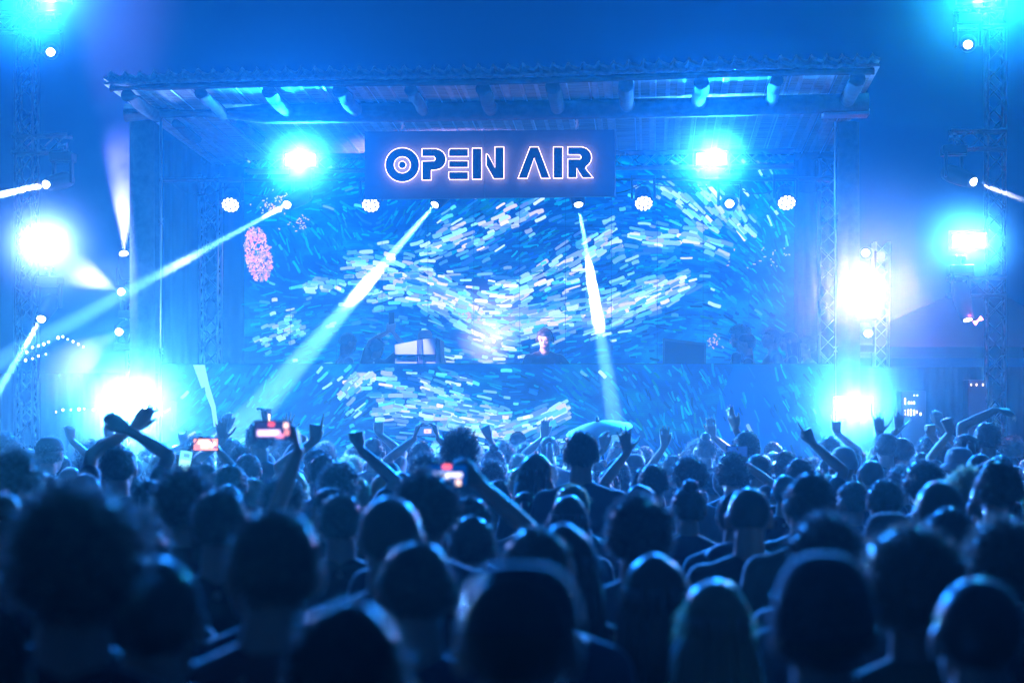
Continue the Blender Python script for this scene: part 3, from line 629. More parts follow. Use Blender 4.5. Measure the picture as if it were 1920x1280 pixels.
def hand(bm, W, D, N, sg, pose):
    """W wrist, D wrist to fingers, N palm normal, sg +1/-1: thumb side along X*sg"""
    D = D.normalized(); N = (N-D*N.dot(D)).normalized(); X = D.cross(N)*sg
    curl = {'open': (4, 6, 5), 'relax': (28, 30, 18), 'fist': (82, 92, 60), 'point': (84, 92, 60), 'hold': (38, 42, 30), 'spread': (4, 5, 4), 'pinch': (45, 55, 35), 'claw': (12, 55, 35)}[pose]
    for i in range(4): capsule(bm, W+X*((1.5-i)*.010), W+D*.088+X*((1.5-i)*.0205), .0145, .0125, 8)
    for i in range(4):
        L = (.074, .083, .077, .060)[i]; b = W+D*(.092-.004*abs(i-1.3))+X*((1.5-i)*.0205); a = 0; r = .0088-.0007*(i == 3)
        fan = (1.5-i)*(.17 if pose == 'spread' else .05); d0 = (D+X*fan).normalized(); cu = curl
        if pose == 'point' and i == 0: cu = (3, 4, 3)
        if pose == 'claw' and i in (1, 2): cu = (80, 85, 50)
        for j, fr in enumerate((.45, .31, .24)):
            a += math.radians(cu[j]+(3*i if pose == 'relax' else 0)); d = d0*math.cos(a)+N*math.sin(a); e_ = b+d*(L*fr); capsule(bm, b, e_, r, r-.0008, 8); b = e_; r -= .0008
    tb = W+D*.022+X*.026
    if pose in ('fist', 'point', 'pinch'): q = [tb, tb+D*.035+X*.012+N*.02, tb+D*.055-X*.006+N*.042, tb+D*.062-X*.03+N*.046]
    elif pose in ('spread', 'claw'): q = [tb, tb+D*.022+X*.030+N*.006, tb+D*.045+X*.055+N*.008, tb+D*.064+X*.070+N*.008]
    else: q = [tb, tb+D*.03+X*.018+N*.014, tb+D*.058+X*.027+N*.02, tb+D*.08+X*.03+N*.022]
    for a, b, r0, r1 in zip(q, q[1:], (.0145, .011, .0098), (.011, .0098, .0085)): capsule(bm, a, b, r0, r1, 8)
def ik(S_, T, hint, l1=.285, l2=.255):
    d = T-S_; L = d.length
    if L > (l1+l2)*.995: T = S_+d*((l1+l2)*.995/L); d = T-S_; L = d.length
    a = (l1*l1-l2*l2+L*L)/(2*L); h = math.sqrt(max(0, l1*l1-a*a)); u = d.normalized(); p = (hint-u*hint.dot(u)).normalized()
    return S_+u*a+p*h, T
def body(name, arms=None, hy=0, hp=0, fem=0, vox=.011, lean=0, long_sleeve=False, stance=0, hoodie=False):
    """arms: {'L'|'R': (wrist target, elbow hint, hand dir, palm normal, pose)}; returns meshes body, shirt, trousers + head matrix"""
    arms = arms or {}; b = nb(); s = nb(); t = nb(); W_ = 1-.12*fem
    Hr = Matrix.Rotation(hy, 3, 'Z') @ Matrix.Rotation(hp, 3, 'X'); H = HC+V(0, -math.sin(hp)*.03, 0)
    head_prims(b, H, Hr)
    nk = H+Hr@V(0, -.03, -.07); capsule(b, nk, V(0, -.012, 1.44), .056*W_, .066*W_, 14)
    chest = V(0, .0, 1.27); 
    def trunk(m, k, lower=True):
        ell(m, V(0, .005, 1.29), (.158*W_+k, .108+k, .17+k*.5), None, 3); ell(m, V(0, -.005, 1.345), (.165*W_+k, .095+k, .10+k), None, 3)
        ell(m, V(0, .01, 1.10), (.135*W_+k+.01*(1-fem), .10+k, .15), None, 3); 
        capsule(m, V(-.14*W_, -.012, 1.395), V(.14*W_, -.012, 1.395), .052+k, .052+k, 12)
        capsule(m, V(0, -.022, 1.478), V(-.165*W_, -.015, 1.402), .046+k*.6, .046+k, 10); capsule(m, V(0, -.022, 1.478), V(.165*W_, -.015, 1.402), .046+k*.6, .046+k, 10)
        if fem:
            for x in (-1, 1): ell(m, V(x*.07, .09, 1.28), (.062+k, .05+k, .06+k), None, 2)
        if lower: ell(m, V(0, -.005, .96), (.158*W_*(1+.14*fem)+k, .115+k, .12), None, 3)
    trunk(b, 0); trunk(s, .016 if not hoodie else .032)
    if hoodie: ell(s, V(0, -.085, 1.47), (.13, .075, .07), None, 2)
    ell(s, V(0, 0, .99), (.168*W_*(1+.1*fem), .128, .075), None, 3)
    for sg, nm in ((-1, 'L'), (1, 'R')):
        Sh = V(sg*.178*W_, -.012, 1.41)
        if nm in arms: T, hint, D, N, pose = arms[nm]
        else: T, hint, D, N, pose = Sh+V(sg*.06, .06, -.50), V(sg*.3, -1, 0), V(0, .12, -1), V(-sg, .1, 0), 'relax'
        if T.z > 1.5: Sh += V(-sg*.012, .01, .035)
        E, T = ik(Sh, T, hint); capsule(b, Sh, E, .048*W_, .037*W_, 12); capsule(b, E, E.lerp(T, .35), .036*W_, .036*W_, 12); capsule(b, E.lerp(T, .35), T, .036*W_, .0235, 12)
        hand(b, T, D, N, sg, pose)
        e2 = E.lerp(T, .92) if (long_sleeve or hoodie) else Sh.lerp(E, .62)
        if long_sleeve or hoodie: capsule(s, Sh, E, .066*W_, .052, 12); capsule(s, E, e2, .05, .038, 12)
        else: capsule(s, Sh, e2, .066*W_, .062*W_, 12)
        hx = sg*.092; kn = V(sg*(.1+stance), .03, .5); an = V(sg*(.11+stance), -.02, .09)
        for m, k in ((b, 0), (t, .014)):
            capsule(m, V(hx, 0, .9), kn, .082+k, .054+k, 12); capsule(m, kn, kn.lerp(an, .35), .052+k, .054+k, 12); capsule(m, kn.lerp(an, .35), an+V(0, 0, .02 if k else 0), .054+k, .037+k*1.6, 12)
        ell(b, an+V(0, .02, -.05), (.042, .06, .04), None, 2); ell(b, an+V(sg*.01, .10, -.062), (.045, .10, .028), None, 2); ell(b, an+V(0, -.03, -.055), (.036, .04, .035), None, 2)
    ell(t, V(0, -.003, .95), (.172*W_*(1+.14*fem), .13, .11), None, 3)
    return remesh(b, vox, 2, name), remesh(s, .016, 4, 'shirt'), remesh(t, .018, 3, 'trousers'), Matrix.Translation(H) @ Hr.to_4x4()
def hair(kind, seed, M):
    rg = random.Random(seed); bm = nb(); q = bmesh.ops.create_icosphere(bm, subdivisions=4, radius=1)
    tight = kind == 'buzz'; big = {'curly': .028, 'afro': .05, 'spiky': .008, 'messy': .014}.get(kind, .004)
    cen = V(0, -.018, .026); R_ = V(.080, .098, .091)+V(big, big, big)-(V(.002, .002, .002) if tight else V(0, 0, 0))
    lump = {'curly': .016, 'afro': .02, 'messy': .014, 'spiky': .010, 'buzz': .001}.get(kind, .006)
    def reg(c): return not ((c.y > .012 and c.z < .052-.3*max(0, .06-c.y)) or (c.z < -.062) or (c.z < -.015 and c.y > -.028 and kind not in ('long', 'afro')))
    for v in bm.verts:
        d = v.co.copy(); nn = noise.noise(d*(2.2 if lump > .01 else 1.5)+V(seed, 0, 0))+.6*noise.noise(d*5+V(0, seed, 0))
        v.co = cen+Vector((d.x*R_.x, d.y*R_.y, d.z*R_.z))+d*(nn*lump)
    bmesh.ops.delete(bm, geom=[f for f in bm.faces if not reg(f.calc_center_median())], context='FACES')
    fs = [(f.calc_center_median(), f.normal.copy()) for f in bm.faces]
    bmesh.ops.solidify(bm, geom=bm.faces[:], thickness=.006)
    if kind in ('long', 'ponytail', 'bun'):
        if kind == 'long':
            for k in range(26):
                a = math.radians(rg.uniform(-205, 25)); x, y = math.cos(a), math.sin(a)
                p = [V(x*.076, -.02+y*.088, .03), V(x*.092, -.025+y*.1, -.06), V(x*.096+rg.uniform(-.01, .01), -.035+y*.096, -.15), V(x*.085+rg.uniform(-.02, .02), -.05+y*.085, -.24+rg.uniform(-.04, .03)), V(x*.07, -.055+y*.075, -.31+rg.uniform(-.05, .04))]
                tube(bm, p, [.016, .021, .021, .017, .005], 7); fs += [(q_, V(x, y, -.2)) for q_ in p[1:]]*6
        elif kind == 'bun': ell(bm, V(0, -.07, .12), (.042, .042, .036), None, 3); fs += [(V(0, -.07, .12)+V(rg.gauss(0, 1), rg.gauss(0, 1), rg.gauss(0, 1)).normalized()*.038, V(0, -.3, .5)) for _ in range(60)]
        else:
            p = [V(0, -.10, .06), V(0, -.15, .05), V(.005, -.165, -.04), V(.01, -.15, -.15), V(0, -.14, -.25)]; tube(bm, p, [.018, .028, .03, .024, .006], 9)
            fs += [(q_, V(rg.uniform(-1, 1), -.4, -.2)) for q_ in p for _ in range(12)]
    for f in bm.faces: f.smooth = True
    n = {'buzz': 500, 'short': 900, 'curly': 1300, 'afro': 1500, 'spiky': 1100, 'messy': 1200, 'long': 1300}.get(kind, 900)
    Lr = {'buzz': (.004, .008), 'short': (.012, .028), 'curly': (.02, .04), 'afro': (.02, .045), 'spiky': (.03, .06), 'messy': (.02, .05), 'long': (.04, .12), 'ponytail': (.02, .05), 'bun': (.012, .03)}[kind]
    if kind not in ('buzz', 'long'):          # tufts
        TL = {'short': (.009, .02), 'messy': (.016, .034), 'curly': (.014, .026), 'afro': (.015, .026), 'spiky': (.035, .065)}.get(kind, (.008, .016))
        for _ in range({'afro': 260, 'curly': 230, 'messy': 200, 'spiky': 170}.get(kind, 200)):
            c, nr = fs[rg.randrange(len(fs))]; j = V(rg.gauss(0, 1), rg.gauss(0, 1), rg.gauss(0, 1)); L = rg.uniform(*TL)
            if kind in ('curly', 'afro', 'messy'): d0 = (nr+j*.45).normalized(); d1 = (nr*.2+j*.7+V(0, 0, -.2)).normalized()
            elif kind == 'spiky': d0 = (nr*.5+V(0, 0, 1)+j*.25).normalized(); d1 = (d0+j*.2).normalized()
            else: d0 = (nr*.6+V(0, -.15, -.1)+j*.3).normalized(); d1 = (nr*.2+V(0, -.1, -.7)+j*.35).normalized()
            tube(bm, [c-nr*.004, c+d0*L*.5, c+d0*L*.5+d1*L*.5], [rg.uniform(.0035, .006), rg.uniform(.0025, .004), .0008], 5)
    for _ in range(n):
        c, nr = fs[rg.randrange(len(fs))]; L = rg.uniform(*Lr); j = V(rg.gauss(0, 1), rg.gauss(0, 1), rg.gauss(0, 1))
        if kind in ('curly', 'afro', 'messy'): d0 = (nr+j*.5).normalized(); d1 = (nr*.3+j*.8+V(0, 0, .1)).normalized()
        elif kind == 'spiky': d0 = (nr*.6+V(0, 0, 1)+j*.25).normalized(); d1 = d0
        elif kind == 'buzz': d0 = (nr+j*.3).normalized(); d1 = d0
        elif kind in ('long', 'ponytail'): d0 = (nr*.25+V(0, 0, -1)+j*.15).normalized(); d1 = (V(0, 0, -1)+j*.2+nr*.1).normalized()
        else: d0 = (nr*.45+V(0, -.25, -.45)+j*.25).normalized(); d1 = (nr*.25+V(0, 0, -.8)+j*.3).normalized()
        sd = d0.cross(V(rg.gauss(0, 1), rg.gauss(0, 1), rg.gauss(0, 1))).normalized()*(.0011 if L < .03 else .0016)
        a = c; b = a+d0*L*.55; e = b+d1*L*.45
        v = [bm.verts.new(x) for x in (a-sd, a+sd, b+sd*.8, b-sd*.8, e)]; bm.faces.new((v[0], v[1], v[2], v[3])); bm.faces.new((v[3], v[2], v[4]))
    bm.transform(M); me = bpy.data.meshes.new('hair'); bm.to_mesh(me); bm.free(); return me
def hat(kind, M, yaw=0):
    bm = nb(); n = 28; R = Matrix.Rotation(yaw, 4, 'Z')
    H_ = .135 if kind == 'beanie' else .118
    rings = []
    for k in range(9):
        a = math.radians(k*11.2); r = math.cos(a)**(.55 if kind != 'beanie' else .7); z = .028+ (H_-.02)*math.sin(a)
        rings.append([V(.0885*r*math.cos(2*math.pi*i/n), -.015+.106*r*math.sin(2*math.pi*i/n), z) for i in range(n)])
    loft(bm, rings, True)
    if kind == 'cap':
        top = []; bot = []
        for i in range(17):
            a = math.radians(20+140*i/16); c, s_ = math.cos(a), math.sin(a); ext = .075*max(0, math.sin((a-math.radians(20))/math.radians(140)*math.pi))**.7
            p0 = V(.086*c, -.015+.103*s_, .036); p1 = V(.09*c*1.02, -.015+.103*s_+ext, .026-.012*abs(c)*0+.006)
            top.append((p0, p1))
        vt = [(bm.verts.new(a), bm.verts.new(b)) for a, b in top]; vb = [(bm.verts.new(a-V(0, 0, .005)), bm.verts.new(b-V(0, 0, .005))) for a, b in top]
        for i in range(16):
            bm.faces.new((vt[i][0], vt[i][1], vt[i+1][1], vt[i+1][0])); bm.faces.new((vb[i][0], vb[i+1][0], vb[i+1][1], vb[i][1])); bm.faces.new((vt[i][1], vb[i][1], vb[i+1][1], vt[i+1][1]))
        ell(bm, V(0, -.015, .145), (.008, .008, .005), None, 1)
    if kind == 'bucket':
        r0 = [V(.088*math.cos(2*math.pi*i/n), -.015+.106*math.sin(2*math.pi*i/n), .03) for i in range(n)]
        r1 = [V(.135*math.cos(2*math.pi*i/n), -.015+.155*math.sin(2*math.pi*i/n), -.012+.006*math.sin(i)) for i in range(n)]
        loft(bm, [r0, r1, [p-V(0, 0, .005) for p in r1], [p-V(0, 0, .006) for p in r0]], False)
    if kind == 'beanie':
        r0 = [V(.092*math.cos(2*math.pi*i/n), -.015+.110*math.sin(2*math.pi*i/n), .0) for i in range(n)]; loft(bm, [r0, [p+V(0, 0, .045) for p in r0]], False)
    for f in bm.faces: f.smooth = True
    bm.transform(M @ R); me = bpy.data.meshes.new('hat'); bm.to_mesh(me); bm.free(); return me
def phones_on(M):
    bm = nb(); tube(bm, [V(.088*math.cos(a), -.01, .02+.098*math.sin(a)) for a in [math.pi*i/16 for i in range(17)]], .009, 8)
    for s in (-1, 1): tube(bm, [V(s*.078, -.005, -.01), V(s*.086, -.005, -.01), V(s*.104, -.005, -.01), V(s*.108, -.005, -.01)], [.028, .036, .036, .026], 16)
    bm.transform(M); me = bpy.data.meshes.new('headphones'); bm.to_mesh(me); bm.free()
    me.polygons.foreach_set('use_smooth', [True]*len(me.polygons)); return me
def mk(me, name, m, parent=None):
    o = bpy.data.objects.new(name, me); C.objects.link(o)
    if not me.materials: me.materials.append(m)
    o.material_slots[0].link = 'OBJECT'; o.material_slots[0].material = m
    if parent: o.parent = parent
    return o
def put(bd, hr, loc, yaw, h, label, group=None, shirt=None, hm=None, hatme=None, hatm=None, skin=None, cat='person', sx=1):
    """one person: body mesh with hair, hat, shirt and trousers as children"""
    sc = h/1.755; me, sh, tr, _ = bd
    p = mk(me, 'person', skin or M_skin); p.location = loc; p.rotation_euler = (0, 0, yaw); p.scale = (sc*sx, sc*sx, sc)
    tag(p, label, cat, group)
    mk(sh, 'shirt', shirt or SHIRTS[0], p); mk(tr, 'trousers', M_jean, p)
    if hr is not None: mk(hr, 'hair', hm or M_hair, p)
    if hatme is not None: mk(hatme, 'hat', hatm or M_hat, p)
    return p
# bodies shared by the people who just stand and watch
I4 = None
UPV = V(0, 0, 1)
BODIES = [body('person'), body('person', fem=1), body('person', hoodie=True), body('person', hy=.75), body('person', fem=1, hy=-.6), body('person', long_sleeve=True, hp=-.12), body('person', hp=-.25, stance=.05)]
HM = [b[3] for b in BODIES]
_hc = {}
def hr(kind, bi, seed=0):
    k = (kind, bi, seed)
    if k not in _hc: _hc[k] = hair(kind, seed*1.7+bi, HM[bi])
    return _hc[k]
def ht(kind, bi, yaw=0):
    k = (kind, bi, yaw)
    if k not in _hc: _hc[k] = hat(kind, HM[bi], yaw)
    return _hc[k]
# ------------------------------------------------------------------ the crowd
rc = random.Random(5)
placed = []                                    # (x, y, px, top, w, Y, keep)
def spot(cx, top, wpx, Y=None, k=.183):
    Y = Y or F*k/wpx; X = (cx-960)/F*Y; z = CAMZ+(HOR-top)/F*Y-.012; return X, Y, z
# kind: hair or hat code; bi: index of the shared body
def watcher(cx, top, wpx, hk, label, bi=0, Y=None, hm=None, shirt=0, yaw=0, hatk=None, hatm=None, hyaw=0, seed=None, group=None, sx=1.0, k=.183, skin=None):
    X, Y, z = spot(cx, top, wpx, Y, k); z = max(1.50, min(1.93, z-(.045 if hatk in ('beanie',) else 0)-{'afro': .045, 'curly': .025, 'spiky': .03}.get(hk, 0)))
    ax = math.atan2(-X, Y)*0; placed.append((X, Y, cx, top, wpx, Y))
    return put(BODIES[bi], hr(hk, bi, seed if seed is not None else int(abs(cx)) % 3) if hk else None, V(X, Y, 0), yaw, z, label, group, SHIRTS[shirt], hm or M_hair,
               ht(hatk, bi, hyaw) if hatk else None, hatm, skin, sx=sx)
NEAR = [
 (140, 925, 225, 'messy', 'very large blurred round head of tousled hair, shoulder-deep at the frame side near the camera', 0, {}),
 (285, 1035, 212, 'buzz', 'large blurred close-cropped head with one ear catching a bright blue rim', 0, {'yaw': -.15}),
 (500, 950, 190, 'short', 'large blurred head with flat-topped hair and a bright cheek edge, near the camera', 3, {'yaw': -.5}),
 (650, 1120, 262, 'short', 'nearest dark rounded head cut by the bottom of the picture, below the close-cropped tall man', 2, {}),
 (965, 1055, 255, 'buzz', 'large dark head with a rounded cap and glowing edge between two near groups', 5, {'hatk': 'cap', 'hyaw': 3.14}),
 (1230, 1035, 165, 'long', 'long-haired woman whose bright halo of hair is brighter than her neighbours', 1, {'k': .215, 'hm': 'b'}),
 (1342, 1080, 185, 'long', 'long-haired woman with parted blond hair standing closest beside the other long-haired woman', 1, {'k': .215, 'hm': 'l'}),
 (1545, 1000, 215, 'short', 'broad dark figure with a pulled-up hood, largest on its side of the crowd', 2, {'hatk': 'beanie'}),
 (1840, 1075, 200, 'buzz', 'large dark close-cropped head with a bright curved outline in the lower corner', 0, {'yaw': .1}),
 (-62, 1120, 250, 'short', 'blurred lit shoulder and head mostly outside the lower corner of the picture', 0, {'shirt': 3}),
 (730, 925, 135, 'buzz', 'tall close-cropped man with long neck and bright ear in the middle of the crowd', 0, {}),
 (797, 890, 112, 'messy', 'tousled head with a wide lit outline directly behind the tall close-cropped man', 0, {}),
 (1196, 925, 112, 'curly', 'broad head with curly top and lit neck, right above the bright-haired woman', 0, {'sx': 1.0}),
 (1405, 912, 96, 'buzz', 'smooth upright head standing above the blond woman with parted hair', 6, {}),
 (1521, 884, 100, 'short', 'neat round head with a bright temple standing just above the hooded figure', 0, {}),
 (1668, 960, 92, 'short', 'head turned sideways in a peaked cap, in front of the two rim-lit heads', 3, {'hatk': 'cap', 'yaw': .55}),
 (1762, 897, 104, 'buzz', 'smooth head with both ears showing, taller than the man in the peaked cap beside him', 0, {}),
 (1872, 860, 92, 'short', 'dark flat-topped head near the side of the frame above the big outlined head', 2, {}),
 (28, 850, 88, 'messy', 'dark shaggy head at the picture side above the largest round head', 0, {}),
 (88, 884, 66, 'short', 'medium dark head directly above the largest tousled head', 0, {}),
 (158, 884, 74, 'buzz', 'medium smooth head with a bright curved rim above the largest tousled head', 5, {}),
 (345, 885, 102, 'messy', 'dark untidy head between the largest round head and the flat-topped one', 1, {}),
 (412, 915, 120, 'short', 'wide dark head just behind the big flat-topped head', 5, {}),
 (432, 868, 68, 'short', 'rim-lit round head below the claw-shaped hand', 0, {}),
 (527, 897, 78, 'messy', 'dark untidy head just below the phone held in landscape', 0, {}),
 (1066, 925, 80, 'long', 'slim woman with long straight hair below the tall block-shaped head', 1, {'Y': 7.9}),
 (1008, 848, 72, 'long', 'woman with loose hair standing beside the tall block-shaped head', 4, {'k': .205, 'hm': 'b'}),
 (1090, 806, 74, 'short', 'tallest man, a dark block-shaped head rising right under the paper parasol', 0, {'Y': 9.6}),
 (863, 803, 60, 'spiky', 'tall person with spiky hair in front of the front screen', 0, {}),
 (1283, 955, 66, 'short', 'small dark head with a lit crown beside the curly-topped head', 1, {}),
 (1292, 908, 82, 'bun', 'wide dark head with smooth hair behind the small head with a lit crown', 1, {'k': .2}),
 (1225, 868, 62, 'short', 'dark round head right of the spread hand', 0, {}),
 (1293, 853, 66, 'curly', 'curly-haired person with a sparkling outline in the middle distance', 1, {'k': .21}),
 (1312, 823, 50, 'afro', 'small curly head with a white glowing rim behind the curly-haired person', 1, {'k': .23}),
 (1188, 850, 48, None, 'person in a round brimmed hat between the spread hand and the small thin hand', 0, {'hatk': 'bucket'}),
 (1596, 900, 66, 'short', 'rim-lit head with a sharp white edge, beside the rim-lit head with a small ear', 3, {'hm': 'b'}),
 (1660, 896, 74, 'short', 'rim-lit round head with a small ear below the open hand in a dark sleeve', 0, {}),
 (1635, 860, 56, 'buzz', 'smooth blue-lit head directly under the open hand in a dark sleeve', 0, {}),
 (1582, 828, 56, None, 'head in a knitted cap with a lit band right under the low strobe', 0, {'hatk': 'beanie', 'hatm': 1}),
 (1472, 843, 52, 'short', 'dark head beside the arm with the pointing hand under the low strobe', 0, {}),
 (1422, 850, 54, 'short', 'dark head standing beside the raised dark phone', 5, {}),
 (1386, 889, 54, 'bun', 'small head with hair pinned on top above the smooth upright head', 4, {}),
 (1690, 876, 54, 'messy', 'untidy head behind the second rim-lit head', 0, {}),
 (1732, 862, 66, 'curly', 'tall curly head with a pale hair clip behind the smooth head with both ears', 1, {}),
 (1765, 829, 48, 'short', 'dark head below the two thin raised arms', 0, {}),
 (1838, 848, 58, 'buzz', 'round dark head in front of the person with an arm bent overhead', 0, {}),
 (1898, 816, 42, 'afro', 'small curly head with a bright white rim near the frame side', 1, {'k': .23, 'hm': 'b'}),
 (1800, 838, 56, None, 'head under a flat brimmed hat with a white lit edge', 0, {'hatk': 'bucket', 'hatm': 1}),
 (778, 822, 42, 'short', 'dark round head raised behind the small dark phone', 0, {}),
 (797, 853, 58, 'messy', 'shaggy head below the small dark phone', 0, {}),
 (705, 858, 44, None, 'head in a bright cap with green light on it by the raised fist', 0, {'hatk': 'cap', 'hatm': 1}),
 (971, 808, 32, 'short', 'single small head seen clearly against the front screen, left of the tall block head', 0, {}),
 (934, 898, 58, 'short', 'dark head just right of the spiky tall person', 5, {}),
 (88, 818, 52, 'short', 'head in a long-peaked cap pointing sideways near the far string of bulbs', 3, {'hatk': 'cap', 'yaw': -1.0}),
 (8, 814, 46, 'messy', 'small shaggy head cut by the picture side', 0, {}),
 (172, 823, 40, 'curly', 'small bushy head seen against the bright low strobe glow', 1, {}),
 (203, 848, 54, 'short', 'broad small head in front of the bushy one', 0, {}),
 (303, 830, 38, 'short', 'small head right beside the crossed arms, near the brightest strobe', 0, {}),
 (333, 832, 34, 'buzz', 'small smooth head between the crossed arms and the claw-shaped hand', 0, {}),
 (660, 838, 36, 'short', 'small head behind the raised fist', 0, {}),
 (722, 822, 32, 'short', 'tiny head beyond the raised fist with strokes of the screen around it', 0, {}),
 (1450, 826, 36, 'short', 'tiny head at the back, dark against the front screen silhouette', 0, {}),
 (1340, 884, 50, 'short', 'dark head at the shoulder of the curly-haired person', 0, {}),
 (465, 848, 54, 'short', 'dark head close to the upright clawed fingers', 0, {}),
 (1140, 880, 52, 'ponytail', 'head with a ponytail beside the tall block head', 1, {}),
 (985, 918, 66, 'ponytail', 'person with tied hair between the loose-haired woman and the raised phone arm', 1, {}),
]
hmx = {'b': M_hairb, 'l': M_hairl}
for cx, top, wp, hk, lab, bi, kw in NEAR:
    kw = dict(kw); 
    if kw.get('hm') in hmx: kw['hm'] = hmx[kw['hm']]
    if kw.get('hatm') == 1: kw['hatm'] = M_hatl
    kw.setdefault('yaw', rc.uniform(-.2, .2)); kw.setdefault('shirt', rc.choice((0, 0, 1, 2, 4, 5)))
    watcher(cx, top, wp, hk, lab, bi, **kw)

M_phone = mat('phone_case', (.02, .02, .025), .35); 
def phone(c, wd, ht, dirn, label, patches, roll=0):
    """landscape or upright phone; dirn = direction the screen looks to"""
    d = Vector(dirn).normalized(); R = d.to_track_quat('-Y', 'Z').to_matrix() @ Matrix.Rotation(roll, 3, 'Y')
    root = tag(base_empty('phone', Vector(c)), label, 'phone')
    bm = nb(); box(bm, Vector(c), (wd, .009, ht), R, .003); obj('case', bm, M_phone, root, world=True)
    bm = nb(); cols = []; X = R @ V(1, 0, 0); Z = R @ V(0, 0, 1)
    q = Vector(c)+d*.0052
    def rect(x0, x1, z0, z1, col, k):
        bm.faces.new([bm.verts.new(q+d*(.0002*k)+X*(x*wd)+Z*(z*ht)) for x, z in ((x0, z0), (x1, z0), (x1, z1), (x0, z1))]); cols.extend([(*col, 1)]*4)
    rect(-.46, .46, -.44, .44, patches[0], 0)
    for k, p in enumerate(patches[1:]): rect(*p[:4], p[4], k+1)
    me = bpy.data.meshes.new('screen'); bm.to_mesh(me); bm.free(); a = me.color_attributes.new('Col', 'FLOAT_COLOR', 'POINT')
    for i, cc in enumerate(cols): a.data[i].color = cc
    me.materials.append(M_phs); link('screen', me, root, True); return root
M_phs = stroke_mat('phone_picture', 2.6)

def raiser(cx, top, wpx, hk, label, arms, Y=None, hm=None, shirt=0, yaw=0, fem=0, ls=False, hatk=None, hatm=None, lean=0, dxy=None, hy=0, vox=.0075, h=None, base_z=0, hp=0, skin=None, hood=False):
    """arms: {side: (px, py, dY, elbow hint xyz, hand dir xyz, palm normal xyz, pose)} with pixels of the wrist"""
    X, Y, z = spot(cx, top, wpx, Y); z = h or max(1.5, min(1.93, z)); sc = z/1.755
    R = Matrix.Rotation(-yaw, 3, 'Z'); a = {}
    for sd, (px, py, dy, hint, D, N, pose) in arms.items():
        Wp = at(px, py, Y+dy); a[sd] = (R @ ((Wp-V(X, Y, base_z))/sc), R @ V(*hint), R @ V(*D), R @ V(*N), pose)
    bd = body('person', a, hy=hy, fem=fem, vox=vox, long_sleeve=ls, hp=hp, hoodie=hood); placed.append((X, Y, cx, top, wpx, Y))
    return put(bd, hair(hk, cx % 5, bd[3]) if hk else None, V(X, Y, base_z), yaw, z, label, None, SHIRTS[shirt], hm or M_hair, hat(hatk, bd[3]) if hatk else None, hatm, skin)
U = (0, 0, 1)
raiser(222, 838, 66, 'short', 'person with both forearms crossed overhead in front of the brightest low strobe', {'L': (251, 802, .13, (-1, 0, -.1), (.6, 0, .75), (0, 1, .1), 'open'), 'R': (237, 804, .03, (1, 0, -.1), (-.75, 0, .5), (0, 1, .1), 'relax')}, Y=9.4, h=1.74)
raiser(113, 850, 46, 'buzz', 'person with one thin hand pinching a cigarette upright under the string of bulbs', {'R': (134, 826, .1, (1, 0, -.4), (-.05, 0, 1), (-.6, .6, 0), 'pinch')}, Y=13.6)
raiser(372, 820, 40, 'spiky', 'spiky-haired person raising a hand with thumb and forefinger spread, under the glowing orange phone', {'L': (346, 836, .1, (-1, 0, -.5), (-.15, 0, 1), (0, 1, 0), 'claw')}, Y=15)
raiser(452, 832, 50, 'short', 'person whose clawed fingers reach up beneath the two long pale streaks on the screen', {'L': (417, 826, .1, (-.6, 0, -.5), (-.05, 0, 1), (0, 1, .1), 'spread')}, Y=12.6)
raiser(385, 866, 58, 'short', 'person filming with a landscape phone whose screen glows orange', {'L': (357, 848, .25, (-1, 0, -.6), (.3, .2, .7), (1, 0, 0), 'hold'), 'R': (412, 848, .25, (1, 0, -.6), (-.3, .2, .7), (-1, 0, 0), 'hold')}, Y=10.6)
phone(at(386, 833, 10.82), .15, .074, (0, -1, .02), 'phone held sideways with a glowing orange red picture on it', [(.9, .28, .2), (-.3, .1, -.3, .35, (1, .5, .38)), (.12, .36, -.2, .2, (.9, .75, .8)), (-.44, -.2, -.44, 0, (.6, .15, .15)), (.3, .45, -.35, -.1, (.2, .1, .2))])
raiser(640, 922, 96, 'short', 'person stretching a long arm high to film with the dark landscape phone', {'L': (560, 845, .1, (-.5, 0, -1), (-.15, .1, .8), (-1, 0, 0), 'hold')}, Y=6.7, shirt=0)
phone(at(511, 806, 6.72), .135, .07, (.05, -1, 0), 'big dark landscape phone held high showing pink and white stage lights', [(.01, .02, .09), (-.4, .2, -.3, .0, (.75, .5, .85)), (-.1, .1, -.2, -.05, (.9, .8, .9)), (.3, .42, .1, .38, (.9, .55, .5)), (.32, .44, -.25, 0, (.7, .2, .2)), (-.1, .05, .2, .4, (.8, .08, .12)), (.1, .3, -.4, -.2, (.7, .2, .35))])
raiser(606, 850, 58, 'short', 'person raising one straight arm with a pointing forefinger', {'L': (590, 826, .1, (-.7, 0, -.5), (.1, 0, 1), (0, 1, 0), 'point')}, Y=10.4, shirt=2)
raiser(634, 872, 66, 'messy', 'person raising a clenched fist with a bent elbow beside the pointing finger', {'R': (676, 842, .1, (1, 0, -.7), (-.15, 0, 1), (-.7, .5, 0), 'fist')}, Y=9.2)
raiser(790, 826, 46, 'short', 'person filming with a small dark phone in front of the bright screen strokes', {'L': (777, 822, .2, (-1, 0, -.8), (.2, .1, .9), (1, 0, 0), 'hold'), 'R': (822, 822, .2, (1, 0, -.8), (-.2, .1, .9), (-1, 0, 0), 'hold')}, Y=13.2)
phone(at(799, 808, 13.38), .15, .075, (0, -1, 0), 'small dark landscape phone held in two hands before the bright screen strokes', [(.02, .08, .3), (-.1, .25, -.2, .2, (.5, .35, .8)), (.0, .1, -.1, .1, (.8, .2, .4))])
